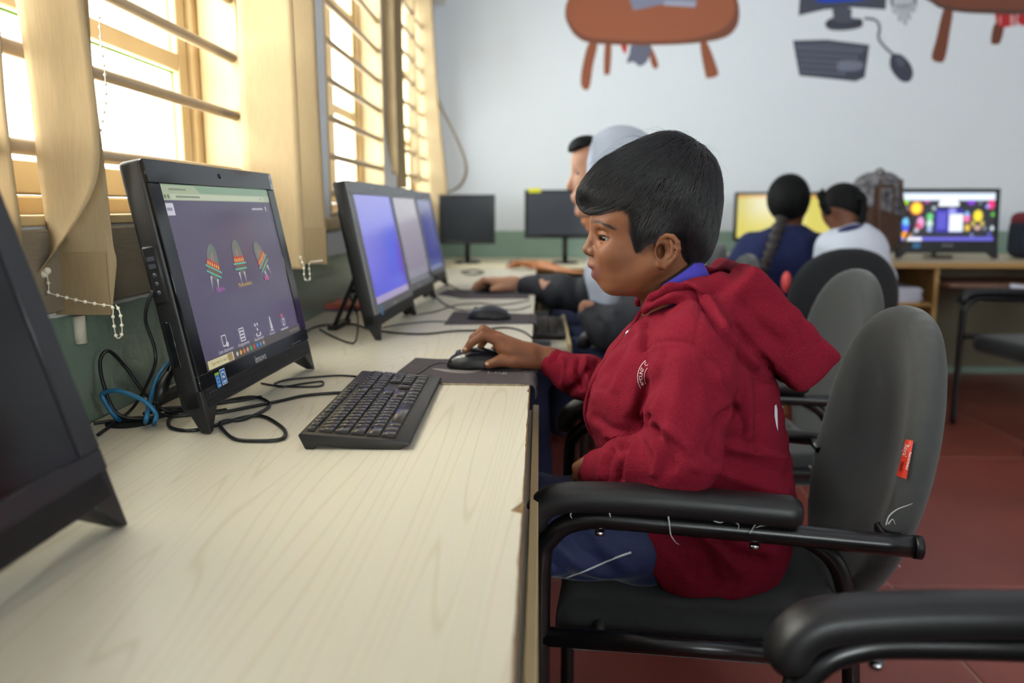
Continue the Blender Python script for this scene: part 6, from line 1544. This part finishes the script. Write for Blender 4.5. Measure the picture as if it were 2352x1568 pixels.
sdf('skirt', lambda Q: smin(ell(Q, (1.16, 3.92, .53), (.20, .20, .09)), np.minimum(cap(Q, (1.08, 3.95, .54), (1.08, 4.2, .5), .08), cap(Q, (1.26, 3.95, .54), (1.26, 4.2, .5), .08)), .03), (.9, 3.65, .40), (1.45, 4.35, .7), .014, mat('navy_skirt', (30, 36, 62), .9), np_, 3)
# -- person in white
wp = thing('person', 'person in a white sweater with looped plaits, head bowed, in the broad black chair', 'person', (1.35, 3.6, 0))
Y5 = 3.62
def G5(px, py, o=0.): return P(px, py, Y5+o)
def body5(Q):
    d = ell(Q, G5(1930, 478, .05), (.080, .095, .100)); d = smin(d, cap(Q, G5(1925, 490, .02), G5(1955, 545), .055, .06), .02)
    d = smin(d, ell(Q, G5(1896, 487, .03), (.012, .02, .03)), .008); return d
sdf('body', body5, G5(1860, 600)-np.array((0, .12, 0)), G5(2010, 400)+np.array((0, .2, .02)), .008, M_SKIN4, wp, 3)
sdf('hair', lambda Q: smax(ell(Q, G5(1935, 468, .05), (.094, .102, .095)), -ell(Q, G5(1915, 530, .0), (.10, .30, .085)), .01), G5(1860, 560)-np.array((0, .12, 0)), G5(2010, 400)+np.array((0, .22, .02)), .007, M_HAIRC, wp, 3)
for pts in (((1892, 452), (1884, 440), (1890, 470), (1905, 492)), ((1968, 460), (1980, 448), (1984, 480), (1978, 510), (1970, 520))):
    q_ = spline([G5(a, b, -.04) for a, b in pts], 6); MB().tube(q_, [.016+.003*math.sin(i*1.7) for i in range(len(q_))], 8).build('plait', M_HAIRC, wp)
rows5 = [(512, 1935, 1990, .06), (530, 1908, 2015, .10), (565, 1882, 2036, .13), (640, 1880, 2040, .13), (740, 1880, 2040, .13)]
z5, c5, r5, w5 = [], [], [], []
for py, l, r, w in rows5:
    A_, B_ = G5(l, py), G5(r, py); z5.append(A_[2]); c5.append((A_[0]+B_[0])/2); r5.append((B_[0]-A_[0])/2); w5.append(w)
sdf('sweater', lambda Q: smin(smin(lofz(Q, z5, c5, r5, [Y5]*5, w5), chain(Q, [G5(2000, 562), P(2028, 640, 3.72), P(2010, 610, 3.98)], [.06, .055, .042], .03), .03), chain(Q, [G5(1905, 562), P(1890, 640, 3.72), P(1900, 610, 3.98)], [.06, .055, .042], .03), .03), (1.1, 3.45, .50), (1.75, 4.06, 1.0), .010, M_WHITES, wp, 3)
MB().tube([c_+np.array((0, 0, .0)) for c_ in spline([G5(1928, 532, -.05), G5(1955, 522, -.085), G5(1985, 520, -.05)], 6)], .012, 8).build('shirt_collar', mat('navy_collar', (40, 44, 96), .8), wp)
sdf('skirt', lambda Q: smin(ell(Q, (1.35, 3.62, .53), (.19, .18, .08)), np.minimum(cap(Q, (1.27, 3.65, .54), (1.27, 3.98, .5), .08), cap(Q, (1.44, 3.65, .54), (1.44, 3.98, .5), .08)), .03), (1.1, 3.4, .42), (1.6, 4.12, .7), .014, mat('grey_skirt', (60, 62, 72), .9), wp, 3)
o = MB().ball(P(1806, 648, 3.3), .028, 12, 8, 0, (.7, 1, 1.6)).build('luggage_tag', mat('coral_plastic', (214, 70, 72), .5)); tag(o, 'coral red tag hanging between the navy sweater and the broad black chair', 'tag')
bpy.context.view_layer.update()
